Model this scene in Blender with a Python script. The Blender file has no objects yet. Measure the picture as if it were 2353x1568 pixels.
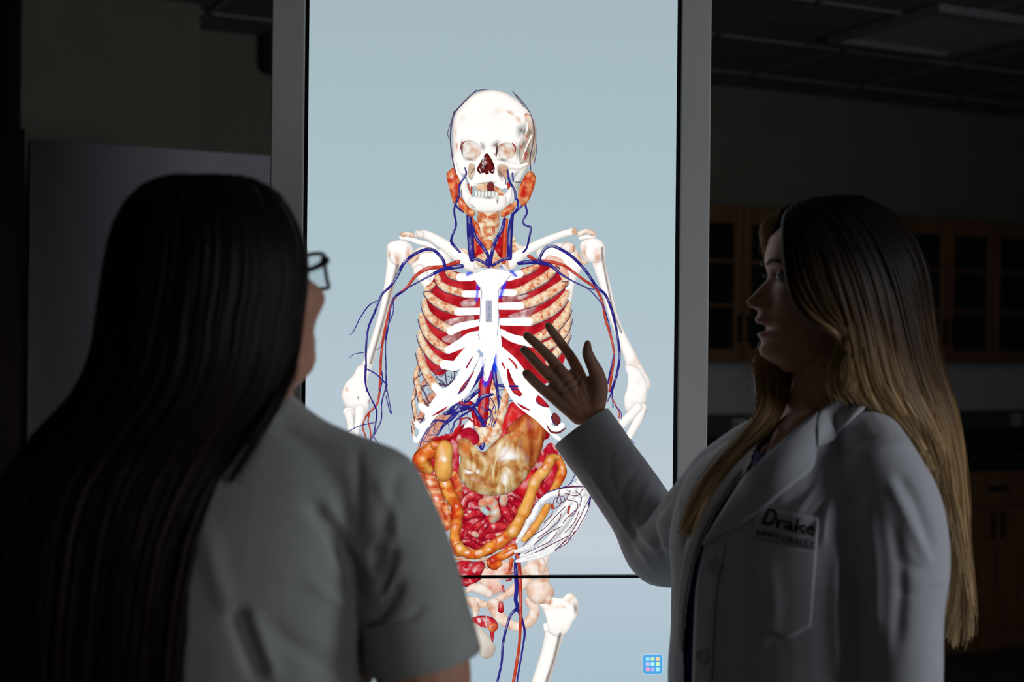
import bpy, bmesh, math, random
import numpy as np
from mathutils import Vector, Matrix
from mathutils.bvhtree import BVHTree
from mathutils.geometry import tessellate_polygon
rng = random.Random(7)
nrng = np.random.RandomState(11)
SC = bpy.context.scene
COL = SC.collection
# ------------------------------------------------------------------ camera model
FPX = 3268.0            # focal length in pixels of the 2353 px wide frame (50 mm on 36 mm)
CX, CY = 1176.5, 784.0
ROLL = 0.0106
CAM = np.array([0.0, 0.0, 1.42])
RV = np.array([math.cos(ROLL), 0, math.sin(ROLL)])
UV = np.array([-math.sin(ROLL), 0, math.cos(ROLL)])
FV = np.array([0, 1.0, 0])

def P(px, py, d):
    return CAM + d * (FV + RV * ((px - CX) / FPX) + UV * ((CY - py) / FPX))

def proj(v):
    v = np.asarray(v) - CAM
    d = v @ FV
    return CX + FPX * (v @ RV) / d, CY - FPX * (v @ UV) / d, d

def lin(c):
    out = []
    for v in c[:3]:
        v = v / 255.0
        out.append(v / 12.92 if v <= 0.04045 else ((v + 0.055) / 1.055) ** 2.4)
    return (*out, 1.0)

def catmull(pts, n, closed=False):
    pts = np.asarray(pts, float)
    m = len(pts)
    if m == 2 and not closed:
        t = np.linspace(0, 1, n)[:, None]
        return pts[0] * (1 - t) + pts[1] * t
    if closed:
        P0 = np.vstack([pts[-1], pts, pts[0], pts[1]])
        segs = m
    else:
        P0 = np.vstack([2 * pts[0] - pts[1], pts, 2 * pts[-1] - pts[-2]])
        segs = m - 1
    ts = np.linspace(0, segs, n, endpoint=not closed)
    i = np.minimum(ts.astype(int), segs - 1)
    u = (ts - i)[:, None]
    a, b, c, d = P0[i], P0[i + 1], P0[i + 2], P0[i + 3]
    return 0.5 * (2 * b + (c - a) * u + (2 * a - 5 * b + 4 * c - d) * u ** 2 + (3 * b - a - 3 * c + d) * u ** 3)

# ------------------------------------------------------------------ objects
def tag(o, label=None, cat=None, group=None, kind=None):
    if label: o['label'] = label
    if cat: o['category'] = cat
    if group: o['group'] = group
    if kind: o['kind'] = kind
    return o

def empty(name, loc=(0, 0, 0), rz=0.0):
    o = bpy.data.objects.new(name, None)
    COL.objects.link(o)
    o.location = loc
    o.rotation_euler = (0, 0, rz)
    o.empty_display_size = 0.1
    return o

def mesh_obj(name, verts, faces, mat, parent=None, smooth=True, attrs=None):
    me = bpy.data.meshes.new(name)
    me.from_pydata([tuple(map(float, v)) for v in verts], [], [tuple(map(int, f)) for f in faces])
    if mat: me.materials.append(mat)
    if attrs:
        for k, a in attrs.items():
            at = me.attributes.new(k, 'FLOAT_COLOR', 'POINT')
            at.data.foreach_set('color', np.asarray(a, np.float32).ravel())
    if smooth:
        me.polygons.foreach_set('use_smooth', [True] * len(me.polygons))
    me.update()
    o = bpy.data.objects.new(name, me)
    COL.objects.link(o)
    if parent:
        o.parent = parent
    return o

def local_to(o, parent_matrix):
    """mesh given in world coordinates -> coordinates of its parent"""
    o.data.transform(parent_matrix.inverted())

class MB:
    def __init__(s): s.v = []; s.f = []
    def add(s, v, f):
        k = len(s.v); s.v += [tuple(map(float, q)) for q in v]; s.f += [tuple(int(i) + k for i in q) for q in f]; return s
    def box(s, x0, x1, y0, y1, z0, z1, T=None):
        v = [(x, y, z) for x in (x0, x1) for y in (y0, y1) for z in (z0, z1)]
        if T: v = [T(*q) for q in v]
        return s.add(v, [(0, 1, 3, 2), (4, 6, 7, 5), (0, 4, 5, 1), (2, 3, 7, 6), (0, 2, 6, 4), (1, 5, 7, 3)])
    def build(s, name, mat, parent=None, smooth=False, bevel=0.0, world_parent=None):
        o = mesh_obj(name, s.v, s.f, mat, parent, smooth)
        bm = bmesh.new(); bm.from_mesh(o.data); bmesh.ops.recalc_face_normals(bm, faces=bm.faces); bm.to_mesh(o.data); bm.free()
        if world_parent is not None: local_to(o, world_parent)
        if bevel:
            m = o.modifiers.new('bevel', 'BEVEL'); m.width = bevel; m.segments = 3; m.limit_method = 'ANGLE'
        return o

# ------------------------------------------------------------------ 3D tubes, lofts, fusing
def frames(pts):
    pts = np.asarray(pts); n = len(pts)
    tan = np.gradient(pts, axis=0); tan /= np.linalg.norm(tan, axis=1)[:, None] + 1e-12
    ref = np.array([0, 0, 1.0]) if abs(tan[0][2]) < 0.9 else np.array([0, 1.0, 0])
    N = []; u = np.cross(ref, tan[0]); u /= np.linalg.norm(u)
    for t in tan:
        u = u - t * (u @ t); u /= np.linalg.norm(u) + 1e-12
        N.append(u.copy())
    N = np.array(N); B = np.cross(tan, N)
    return tan, N, B

def tube3(pts, radii, n=16, step=None, cap=True, flat=1.0, flat_dir=None, res=None):
    """closed tapering tube with round ends; flat<1 squashes it along flat_dir"""
    pts = np.asarray(pts, float); radii = np.asarray(radii, float) * np.ones(len(pts))
    m = res or max(6, 6 * (len(pts) - 1))
    q = catmull(np.column_stack([pts, radii]), m)
    C, R = q[:, :3], np.maximum(q[:, 3], 1e-4)
    tan, N, B = frames(C)
    rows_c, rows_r, rows_i = [], [], []
    if cap:
        for a in np.linspace(0, 90, 5)[:-1]:
            rows_c.append(C[0] - tan[0] * R[0] * math.cos(math.radians(a))); rows_r.append(max(R[0] * math.sin(math.radians(a)), R[0] * 0.03)); rows_i.append(0)
    for k in range(m): rows_c.append(C[k]); rows_r.append(R[k]); rows_i.append(k)
    if cap:
        for a in np.linspace(90, 0, 5)[1:]:
            rows_c.append(C[-1] + tan[-1] * R[-1] * math.cos(math.radians(a))); rows_r.append(max(R[-1] * math.sin(math.radians(a)), R[-1] * 0.03)); rows_i.append(m - 1)
    V = []
    for c, r, i in zip(rows_c, rows_r, rows_i):
        for k in range(n):
            a = 2 * math.pi * k / n
            off = N[i] * math.cos(a) * r + B[i] * math.sin(a) * r
            if flat_dir is not None:
                fd = np.asarray(flat_dir); off = off - fd * (off @ fd) * (1 - flat)
            V.append(c + off)
    Fc = []
    L = len(rows_c)
    for i in range(L - 1):
        for k in range(n):
            Fc.append((i * n + k, i * n + (k + 1) % n, (i + 1) * n + (k + 1) % n, (i + 1) * n + k))
    Fc.append(tuple(range(n))[::-1]); Fc.append(tuple((L - 1) * n + k for k in range(n)))
    return V, Fc

def loft(rings, closed_ends=True):
    n = len(rings[0]); V = [p for r in rings for p in r]; F_ = []
    for i in range(len(rings) - 1):
        for k in range(n):
            F_.append((i * n + k, i * n + (k + 1) % n, (i + 1) * n + (k + 1) % n, (i + 1) * n + k))
    if closed_ends:
        F_.append(tuple(range(n))[::-1]); F_.append(tuple((len(rings) - 1) * n + k for k in range(n)))
    return V, F_

def ball(c, r, n=16, axes=None):
    r = np.ones(3) * np.asarray(r, float); A = np.eye(3) if axes is None else np.asarray(axes)
    V, Fc = [], []
    for i in range(n + 1):
        th = math.pi * min(max(i / n, 0.01), 0.99)
        for k in range(2 * n):
            ph = math.pi * k / n
            q = np.array([math.sin(th) * math.cos(ph), math.sin(th) * math.sin(ph), math.cos(th)]) * r
            V.append(np.asarray(c) + q @ A)
    m = 2 * n
    for i in range(n):
        for k in range(m): Fc.append((i * m + k, (i + 1) * m + k, (i + 1) * m + (k + 1) % m, i * m + (k + 1) % m))
    Fc.append(tuple(range(m))); Fc.append(tuple(n * m + k for k in range(m))[::-1])
    return V, Fc

def fuse(name, shapes, mat, voxel=0.004, smooth=4, factor=0.5, parent=None, wm=None):
    """melt overlapping closed shapes into one continuous surface"""
    mb = MB()
    for v, f in shapes: mb.add(v, f)
    o = mb.build(name, mat, None, True)
    m = o.modifiers.new('r', 'REMESH'); m.mode = 'VOXEL'; m.voxel_size = voxel; m.use_smooth_shade = True
    if smooth:
        s = o.modifiers.new('s', 'SMOOTH'); s.iterations = smooth; s.factor = factor
    dg = bpy.context.evaluated_depsgraph_get(); dg.update()
    me = bpy.data.meshes.new_from_object(o.evaluated_get(dg))
    me.name = name
    o.modifiers.clear(); old = o.data; o.data = me; bpy.data.meshes.remove(old)
    me.materials.clear(); me.materials.append(mat)
    me.polygons.foreach_set('use_smooth', [True] * len(me.polygons))
    return o

def get_v(o):
    a = np.empty(len(o.data.vertices) * 3); o.data.vertices.foreach_get('co', a); return a.reshape(-1, 3)
def get_n(o):
    a = np.empty(len(o.data.vertices) * 3); o.data.vertex_normals.foreach_get('vector', a); return a.reshape(-1, 3)
def set_v(o, v):
    o.data.vertices.foreach_set('co', np.asarray(v, float).ravel()); o.data.update()

def folds(o, lines, lo=-1.0):
    """press or raise cloth folds: lines = (pixel polyline, width px, depth m)"""
    v = get_v(o); n = get_n(o)
    rel = v - CAM; d = rel @ FV
    x = CX + FPX * (rel @ RV) / d; y = CY - FPX * (rel @ UV) / d
    face = (n * rel).sum(1) < 0
    disp = np.zeros(len(v))
    for pts, w, amp in lines:
        c = catmull(pts, 24)
        best = np.full(len(v), 1e9); tpos = np.zeros(len(v))
        for i in range(len(c) - 1):
            a, b = c[i], c[i + 1]; ab = b - a; L2 = ab @ ab + 1e-9
            t = np.clip(((x - a[0]) * ab[0] + (y - a[1]) * ab[1]) / L2, 0, 1)
            dd = np.hypot(x - a[0] - t * ab[0], y - a[1] - t * ab[1])
            m = dd < best; best[m] = dd[m]; tpos[m] = (i + t[m]) / (len(c) - 1)
        disp += amp * np.exp(-(best / w) ** 2) * np.clip(np.minimum(tpos, 1 - tpos) * 5 + 0.15, 0, 1)
    disp = np.maximum(disp, lo) * face
    set_v(o, v + n * disp[:, None])

def ripple(o, amp, scale, seed=0, dirs=6):
    v = get_v(o); n = get_n(o); r = np.random.RandomState(seed); s = np.zeros(len(v))
    for _ in range(dirs):
        k = r.normal(size=3); k /= np.linalg.norm(k); s += np.sin(v @ k * scale * r.uniform(0.6, 1.6) + r.uniform(0, 6))
    set_v(o, v + n * (s * amp / dirs)[:, None])

# ------------------------------------------------------------------ materials
def nodes_of(name):
    m = bpy.data.materials.new(name); m.use_nodes = True
    nt = m.node_tree; nt.nodes.clear(); return m, nt

def ramp_node(nt, stops):
    r = nt.nodes.new('ShaderNodeValToRGB'); e = r.color_ramp.elements
    while len(e) > 1: e.remove(e[-1])
    e[0].position = stops[0][0]; e[0].color = lin(stops[0][1])
    for p, c in stops[1:]:
        k = e.new(p); k.color = lin(c)
    return r

def pbr(name, stops, scale=20.0, detail=4.0, rough=0.6, metallic=0.0, bump=0.0, bump_scale=None, stretch=(1, 1, 1), spec=0.5, sheen=0.0, coat=0.0):
    m, nt = nodes_of(name); N = nt.nodes; L = nt.links
    out = N.new('ShaderNodeOutputMaterial'); b = N.new('ShaderNodeBsdfPrincipled')
    tc = N.new('ShaderNodeTexCoord'); mp = N.new('ShaderNodeMapping'); mp.inputs['Scale'].default_value = stretch
    no = N.new('ShaderNodeTexNoise'); no.inputs['Scale'].default_value = scale; no.inputs['Detail'].default_value = detail
    rp = ramp_node(nt, stops)
    L.new(tc.outputs['Object'], mp.inputs['Vector']); L.new(mp.outputs[0], no.inputs['Vector']); L.new(no.outputs['Fac'], rp.inputs[0])
    L.new(rp.outputs[0], b.inputs['Base Color'])
    b.inputs['Roughness'].default_value = rough; b.inputs['Metallic'].default_value = metallic
    b.inputs['Specular IOR Level'].default_value = spec; b.inputs['Sheen Weight'].default_value = sheen; b.inputs['Coat Weight'].default_value = coat
    if bump:
        n2 = N.new('ShaderNodeTexNoise'); n2.inputs['Scale'].default_value = bump_scale or scale * 4; n2.inputs['Detail'].default_value = 5
        L.new(mp.outputs[0], n2.inputs['Vector'])
        bp = N.new('ShaderNodeBump'); bp.inputs['Strength'].default_value = bump; bp.inputs['Distance'].default_value = 0.002
        L.new(n2.outputs['Fac'], bp.inputs['Height']); L.new(bp.outputs[0], b.inputs['Normal'])
    L.new(b.outputs[0], out.inputs[0])
    return m

# ------------------------------------------------------------------ camera, world
cam = bpy.data.cameras.new('camera'); cam.sensor_width = 36; cam.lens = FPX / 2353 * 36
co = bpy.data.objects.new('camera', cam); COL.objects.link(co)
co.matrix_world = Matrix(((RV[0], UV[0], -FV[0], CAM[0]), (RV[1], UV[1], -FV[1], CAM[1]), (RV[2], UV[2], -FV[2], CAM[2]), (0, 0, 0, 1)))
cam.dof.use_dof = True; cam.dof.focus_distance = 2.55; cam.dof.aperture_fstop = 3.0
cam.clip_start = 0.05
SC.camera = co
SC.view_settings.view_transform = 'Standard'; SC.view_settings.look = 'None'; SC.view_settings.gamma = 1; SC.view_settings.exposure = 0
SC.view_settings.use_curve_mapping = False
w = bpy.data.worlds.new('world'); SC.world = w; w.use_nodes = True
w.node_tree.nodes['Background'].inputs[0].default_value = (0.8, 0.9, 1.0, 1); w.node_tree.nodes['Background'].inputs[1].default_value = 0.012
# ------------------------------------------------------------------ the room behind
ANG = math.radians(26.3)
WD = np.array([math.cos(ANG), math.sin(ANG), 0]); WN = np.array([math.sin(ANG), -math.cos(ANG), 0])
WA = P(1633, 784, 6.6); WA[2] = 0
def W(s, n, z): return WA + WD * s + WN * n + np.array([0, 0, z])
def s_at(px, n):
    a = (px - CX) / FPX; q = WA + WN * n
    return (a * q[1] - q[0]) / (WD[0] - WD[1] * a)
M_wall = pbr('wall paint', [(0.3, (138, 136, 118)), (0.7, (146, 144, 126))], 6, rough=0.85, bump=0.1, bump_scale=200)
M_splash = pbr('pale wall paint', [(0.3, (206, 206, 204)), (0.7, (214, 214, 211))], 6, rough=0.8)
M_ceil = pbr('ceiling tile', [(0.35, (126, 126, 124)), (0.65, (140, 140, 138))], 90, rough=0.95, bump=0.3)
M_grid = pbr('ceiling grid metal', [(0.3, (150, 150, 150)), (0.7, (160, 160, 160))], 10, rough=0.5)
M_floor = pbr('floor tile', [(0.35, (92, 90, 86)), (0.65, (108, 106, 100))], 8, rough=0.5)
M_wood = pbr('cabinet maple', [(0.3, (118, 78, 48)), (0.5, (136, 94, 60)), (0.7, (150, 108, 72))], 5, 6, rough=0.55, stretch=(6, 6, 0.6))
M_darkwood = pbr('dark cabinet wood', [(0.3, (52, 32, 18)), (0.7, (68, 44, 26))], 5, 6, rough=0.6, stretch=(6, 6, 0.6))
M_cglass = pbr('cabinet glass', [(0.3, (30, 32, 32)), (0.7, (36, 38, 38))], 3, rough=0.2, spec=0.3)
M_handle = pbr('dark pull metal', [(0.3, (44, 42, 40)), (0.7, (52, 50, 48))], 10, rough=0.4, metallic=0.6)
M_black = pbr('black worktop', [(0.3, (22, 23, 25)), (0.7, (30, 31, 33))], 30, rough=0.45)
M_race = pbr('grey raceway', [(0.3, (76, 80, 80)), (0.7, (82, 86, 86))], 10, rough=0.6)
M_white = pbr('white plastic', [(0.3, (200, 200, 198)), (0.7, (208, 208, 205))], 10, rough=0.4)
M_panel = pbr('pale partition laminate', [(0.3, (186, 184, 188)), (0.7, (194, 192, 196))], 5, rough=0.6)

def struct(name, mb, mat): return tag(mb.build(name, mat), kind='structure')
struct('floor', MB().box(-4.5, 7.5, -1.6, 11.5, -0.1, 0.0), M_floor)
struct('wall_back', MB().box(-4.2, 6.4, -0.15, 0.0, 0.0, 2.75, W), M_wall)
struct('ceiling', MB().box(-4.5, 7.5, -1.6, 11.5, 2.62, 2.75), M_ceil)
g = MB()
for k in range(-8, 12):
    g.box(k * 0.61 - 0.012, k * 0.61 + 0.012, 0.0, 6.4, 2.612, 2.622, W)
for k in range(0, 11):
    g.box(-5, 7, 0.3 + k * 0.61 - 0.012, 0.3 + k * 0.61 + 0.012, 2.612, 2.622, W)
struct('trim_1', g, M_grid)
# pale backsplash between worktop and wall cabinets
struct('trim_2', MB().box(-0.62, 5.4, 0.0, 0.008, 0.86, 1.36, W), M_splash)
# shallow wall chase on the left
sc0 = s_at(42, 0.42); sc1 = s_at(452, 0.42)
struct('trim_3', MB().box(sc0, sc1, 0.0, 0.42, 0.0, 2.62, W), M_wall)

# ceiling light fitting, switched off
lt = empty('ceiling_light', tuple(P(2168, 82, 5.35)))
lt.rotation_euler = (0, 0, ANG); lt.location.z = 2.612
tag(lt, 'unlit recessed ceiling light fitting in the dark ceiling at upper right', 'ceiling light')
MB().box(-0.3, 0.3, -0.3, -0.27, -0.03, 0.0).box(-0.3, 0.3, 0.27, 0.3, -0.03, 0.0).box(-0.3, -0.27, -0.27, 0.27, -0.03, 0.0).box(0.27, 0.3, -0.27, 0.27, -0.03, 0.0).build('frame', M_grid, lt)
MB().box(-0.27, 0.27, -0.27, 0.27, -0.012, -0.002).build('diffuser', M_white, lt)

# wall cabinets with glazed doors
ZB, ZT, NF = 1.335, 2.03, 0.32
s0 = s_at(1705, NF)
def wall_cabinet(s_c, label):
    base = W(s_c, 0.0, ZB); t = empty('wall_cabinet', tuple(base), ANG)
    tag(t, label, 'cabinet', 'glazed wooden wall cabinets over the worktop')
    H = ZT - ZB; hw = 0.2965
    c = MB().box(-hw, -hw + .018, -NF + .022, 0, 0, H).box(hw - .018, hw, -NF + .022, 0, 0, H).box(-hw + .018, hw - .018, -NF + .022, 0, 0, .018).box(-hw + .018, hw - .018, -NF + .022, 0, H - .018, H).box(-hw + .018, hw - .018, -.012, -.004, .018, H - .018)
    c.box(-hw + .018, hw - .018, -NF + .06, -.012, .25, .266).box(-hw + .018, hw - .018, -NF + .06, -.012, .47, .486)
    c.build('body', M_wood, t)
    for sx in (-1, 1):
        a, b = sorted((sx * 0.003, sx * (hw - 0.002)))
        fr = 0.042
        d = MB().box(a, a + fr, -NF, -NF + .02, .002, H - .002).box(b - fr, b, -NF, -NF + .02, .002, H - .002)
        d.box(a + fr, b - fr, -NF, -NF + .02, .002, .06).box(a + fr, b - fr, -NF, -NF + .02, H - .08, H - .002)
        for zz in (.245, .44): d.box(a + fr, b - fr, -NF + .002, -NF + .018, zz, zz + .014)
        dr = d.build('door', M_wood, t, bevel=0.002)
        MB().box(a + fr, b - fr, -NF + .008, -NF + .012, .06, H - .08).build('glass_pane', M_cglass, dr)
        hx = sx * 0.026
        MB().box(hx - .005, hx + .005, -NF - .03, -NF - .022, .09, .21).box(hx - .004, hx + .004, -NF - .024, -NF + .002, .095, .105).box(hx - .004, hx + .004, -NF - .024, -NF + .002, .195, .205).build('handle', M_handle, dr, bevel=0.001)
    return t
wall_cabinet(s0 - 0.595, 'glazed wooden wall cabinet mostly hidden behind the silver display housing')
wall_cabinet(s0, 'glazed wooden wall cabinet between the display and the profile of the blonde woman')
wall_cabinet(s0 + 0.595, 'glazed wooden wall cabinet hidden behind the blonde woman\'s head')
wall_cabinet(s0 + 1.19, 'glazed wooden wall cabinet right behind the blonde woman\'s long hair')
wall_cabinet(s0 + 1.785, 'glazed wooden wall cabinet at the far right edge of the photo')

# worktop, raceway, base cabinets
wt = MB().box(-0.6, 5.0, 0.009, 0.645, 0.85, 0.89, W).box(-0.6, 5.0, 0.009, 0.02, 0.89, 0.985, W)
tag(wt.build('worktop', M_black, bevel=0.003), 'long black laboratory worktop with upstand along the back wall', 'worktop')
rw = empty('cable_raceway', tuple(W(2.0, 0.009, 0.985)), ANG)
tag(rw, 'dark grey cable raceway with outlets above the black worktop', 'raceway')
MB().box(-2.6, 3.0, -0.045, 0, 0.0, 0.105).build('channel', M_race, rw, bevel=0.004)
for px in (1700, 2335):
    sx = s_at(px, 0.05) - 2.0
    o = MB().box(sx - .038, sx + .038, -0.051, -0.044, 0.025, 0.085).build('outlet', M_white, rw, bevel=0.002)
    MB().box(sx - .028, sx - .018, -0.053, -0.050, 0.04, 0.07).box(sx + .018, sx + .028, -0.053, -0.050, 0.04, 0.07).build('socket_face', M_handle, o)
sb = s_at(2297, 0.62)
def base_cabinet(s_c, label):
    t = empty('base_cabinet', tuple(W(s_c, 0.009, 0.0)), ANG)
    tag(t, label, 'cabinet', 'wooden base cabinets under the black worktop')
    hw = 0.30
    MB().box(-hw, hw, -0.585, 0, 0.10, 0.85).box(-hw, hw, -0.53, -0.05, 0.0, 0.10).build('body', M_wood, t)
    dr = MB().box(-hw + .004, hw - .004, -0.607, -0.586, 0.685, 0.845).build('drawer', M_wood, t, bevel=0.002)
    MB().box(-.06, .06, -0.612, -0.606, 0.75, 0.775).build('pull', M_handle, dr, bevel=0.003)
    for a, b in ((-hw + .004, -.003), (.003, hw - .004)):
        d = MB().box(a, b, -0.607, -0.586, 0.112, 0.678).build('door', M_wood, t, bevel=0.002)
        hx = (-.03 if a < -.1 else .03)
        MB().box(hx - .006, hx + .006, -0.62, -0.606, 0.53, 0.65).build('handle', M_handle, d, bevel=0.002)
base_cabinet(sb, 'wooden base cabinet with drawer pull beside the blonde woman\'s hair tips')
base_cabinet(sb + 0.602, 'wooden base cabinet cut off by the right edge of the photo')
base_cabinet(sb - 0.602, 'wooden base cabinet hidden behind the white coat sleeve')
base_cabinet(sb - 1.204, 'wooden base cabinet between the display and the white coat')

# left side: partition panel, tall wooden cabinet, rounded wall box
def wall_frame_at(px, py, d):
    q = P(px, py, d); return q
pa = wall_frame_at(340, 784, 4.0); pa[2] = 0
def WP(s, n, z): return pa + WD * s + WN * n + np.array([0, 0, z])
def sp_at(px):
    a = (px - CX) / FPX
    return (a * pa[1] - pa[0]) / (WD[0] - WD[1] * a)
zt = 1.42 + (784 - 340 - 9) * 4.0 / FPX
t = empty('partition_panel', tuple(WP((sp_at(62) + sp_at(700)) / 2, 0, 0)), ANG)
hw = (sp_at(700) - sp_at(62)) / 2
tag(t, 'tall pale grey partition panel behind the dark-haired woman', 'partition')
MB().box(-hw, hw, -0.02, 0.02, 0.04, zt).build('board', M_panel, t, bevel=0.003)
for sx in (-hw + .1, hw - .1):
    MB().box(sx - .02, sx + .02, -0.25, 0.25, 0.0, 0.04).build('foot', M_grid, t, bevel=0.004)
t = empty('tall_cabinet', tuple(WP(sp_at(62) - 0.42, 0.05, 0)), ANG)
tag(t, 'tall dark wooden cabinet at the left edge beside the grey panel', 'cabinet')
MB().box(-0.4, 0.4, -0.02, 0.5, 0.0, zt + 0.02).build('body', M_darkwood, t, bevel=0.003)
for a, b in ((-0.395, -0.003), (0.003, 0.395)):
    d = MB().box(a, b, -0.042, -0.021, 0.08, zt + 0.01).build('door', M_darkwood, t, bevel=0.003)
    hx = -.04 if a < -.1 else .04
    MB().box(hx - .006, hx + .006, -0.065, -0.042, 0.95, 1.15).build('handle', M_handle, d, bevel=0.002)
q = P(622, 70, 5.4)
sq = s_at(640, 0.0)
wb = empty('wall_box', tuple(W(sq, 0.001, 0)), ANG)
tag(wb, 'rounded grey wall-mounted box high beside the left edge of the display', 'wall box')
zz = 1.42 + (784 - 158 - 6) * 5.5 / FPX
o = MB().box(-0.085, 0.16, -0.12, 0, zz, zz + 0.18).build('housing', M_race, wb, bevel=0.03)
o = MB().box(-0.06, 0.135, -0.124, -0.119, zz + .1, zz + .15).build('front_panel', M_handle, wb, bevel=0.002)
# ------------------------------------------------------------------ the upright anatomy display
YAW = math.radians(4.7)
DQ = P(1125, 784, 2.58)
DR = np.array([math.cos(YAW), math.sin(YAW), 0]); DN = np.array([math.sin(YAW), -math.cos(YAW), 0])
def S(px, py):
    """photo pixel(s) -> (u, w) on the glass of the display, metres"""
    px = np.asarray(px, float); py = np.asarray(py, float)
    d = FV[None] + RV[None] * ((px.reshape(-1, 1) - CX) / FPX) + UV[None] * ((CY - py.reshape(-1, 1)) / FPX)
    t = ((DQ - CAM) @ DN) / (d @ DN)
    q = CAM + d * t[:, None]
    return (q - DQ) @ DR, q[:, 2]
display = empty('anatomy_display', (DQ[0], DQ[1], 0), YAW)
tag(display, 'tall upright silver-framed display showing a life-size skeleton with organs', 'display')
u0 = float(S(703, 784)[0][0]); u1 = float(S(1549, 784)[0][0])
b0 = float(S(617.5, 784)[0][0]); b1 = float(S(1627, 784)[0][0])
wseam = float(S(1300, 1324)[1][0]); sw = 0.0022
ZTOP, ZBOT = 2.18, 0.42
M_bezel = pbr('satin silver frame', [(0.3, (206, 204, 197)), (0.7, (213, 211, 204))], 4, rough=0.55, metallic=0.0)
M_blackg = pbr('black gasket', [(0.3, (6, 6, 7)), (0.7, (8, 8, 9))], 10, rough=0.6, spec=0.2)
k = 0.007
# frame: two side rails, head and foot, back shell, plinth
MB().box(b0, u0 - k, -0.004, 0.075, 0.10, 2.33).build('side_rail', M_bezel, display, bevel=0.003)
MB().box(u1 + k, b1, -0.004, 0.075, 0.10, 2.33).build('side_rail', M_bezel, display, bevel=0.003)
MB().box(u0 - k, u1 + k, -0.004, 0.075, ZTOP + k, 2.33).build('top_rail', M_bezel, display, bevel=0.003)
MB().box(u0 - k, u1 + k, -0.004, 0.075, 0.10, ZBOT - k).build('foot_rail', M_bezel, display, bevel=0.003)
MB().box(b0 + .01, b1 - .01, 0.014, 0.14, 0.12, 2.31).build('back_shell', M_bezel, display, bevel=0.01)
MB().box(b0 - .03, b1 + .03, -0.18, 0.24, 0.0, 0.10).build('plinth', M_bezel, display, bevel=0.008)
MB().box(u0 - k, u0, -0.001, 0.012, ZBOT - k, ZTOP + k).box(u1, u1 + k, -0.001, 0.012, ZBOT - k, ZTOP + k).box(u0, u1, -0.001, 0.012, ZTOP, ZTOP + k).box(u0, u1, -0.001, 0.012, ZBOT - k, ZBOT).build('gasket', M_blackg, display)

def screen_mat():
    m, nt = nodes_of('screen glow'); N = nt.nodes; L = nt.links
    out = N.new('ShaderNodeOutputMaterial'); em = N.new('ShaderNodeEmission')
    tc = N.new('ShaderNodeTexCoord'); sp = N.new('ShaderNodeSeparateXYZ'); L.new(tc.outputs['Object'], sp.inputs[0])
    mr = N.new('ShaderNodeMapRange'); mr.inputs[1].default_value = 0.8; mr.inputs[2].default_value = 2.05; L.new(sp.outputs['Z'], mr.inputs[0])
    rp = ramp_node(nt, [(0.0, (171, 192, 205)), (0.14, (180, 198, 209)), (0.20, (196, 206, 216)), (0.34, (184, 199, 210)), (0.6, (174, 195, 203)), (1.0, (165, 184, 193))])
    L.new(mr.outputs[0], rp.inputs[0])
    wv = N.new('ShaderNodeTexWave'); wv.wave_type = 'BANDS'; wv.bands_direction = 'Z'; wv.inputs['Scale'].default_value = 110; wv.inputs['Distortion'].default_value = 0.6; wv.inputs['Detail'].default_value = 1
    L.new(tc.outputs['Object'], wv.inputs[0])
    m2 = N.new('ShaderNodeMapRange'); m2.inputs[3].default_value = 0.99; m2.inputs[4].default_value = 1.008; L.new(wv.outputs['Fac'], m2.inputs[0])
    mx = N.new('ShaderNodeMix'); mx.data_type = 'RGBA'; mx.blend_type = 'MULTIPLY'; mx.inputs[0].default_value = 1
    L.new(rp.outputs[0], mx.inputs['A']); L.new(m2.outputs[0], mx.inputs['B'])
    L.new(mx.outputs['Result'], em.inputs[0]); L.new(em.outputs[0], out.inputs[0])
    return m
M_screen = screen_mat()
upper = MB().box(u0, u1, 0.0, 0.010, wseam + sw, ZTOP).build('upper_screen', M_screen, display)
lower = MB().box(u0, u1, 0.0, 0.010, ZBOT, wseam - sw).build('lower_screen', M_screen, display)
MB().box(u0, u1, -0.0125, 0.012, wseam - sw, wseam + sw).build('screen_seam', M_blackg, display)

# ------------------------------------------------------------------ picture shown on the glass
LD = np.array([-0.28, -0.42, 0.86]); LD /= np.linalg.norm(LD)
HD = LD + np.array([0, 0, 1.0]); HD /= np.linalg.norm(HD)
CROP = {'A': (980, 180, 3.92), 'B': (780, 500, 3.92), 'C': (1120, 500, 3.921), 'D': (780, 840, 5.6), 'E': (1120, 840, 5.6),
        'F': (930, 980, 4.3545), 'G': (1040, 1240, 4.525), 'H': (930, 820, 6.0333), 'X': (0, 0, 1.0)}
def pp(s):
    """'A 1,2 3,4' -> photo pixels"""
    t = s.split(); o = CROP[t[0]]
    return np.array([(o[0] + float(a.split(',')[0]) / o[2], o[1] + float(a.split(',')[1]) / o[2]) for a in t[1:]]), o[2]

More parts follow.
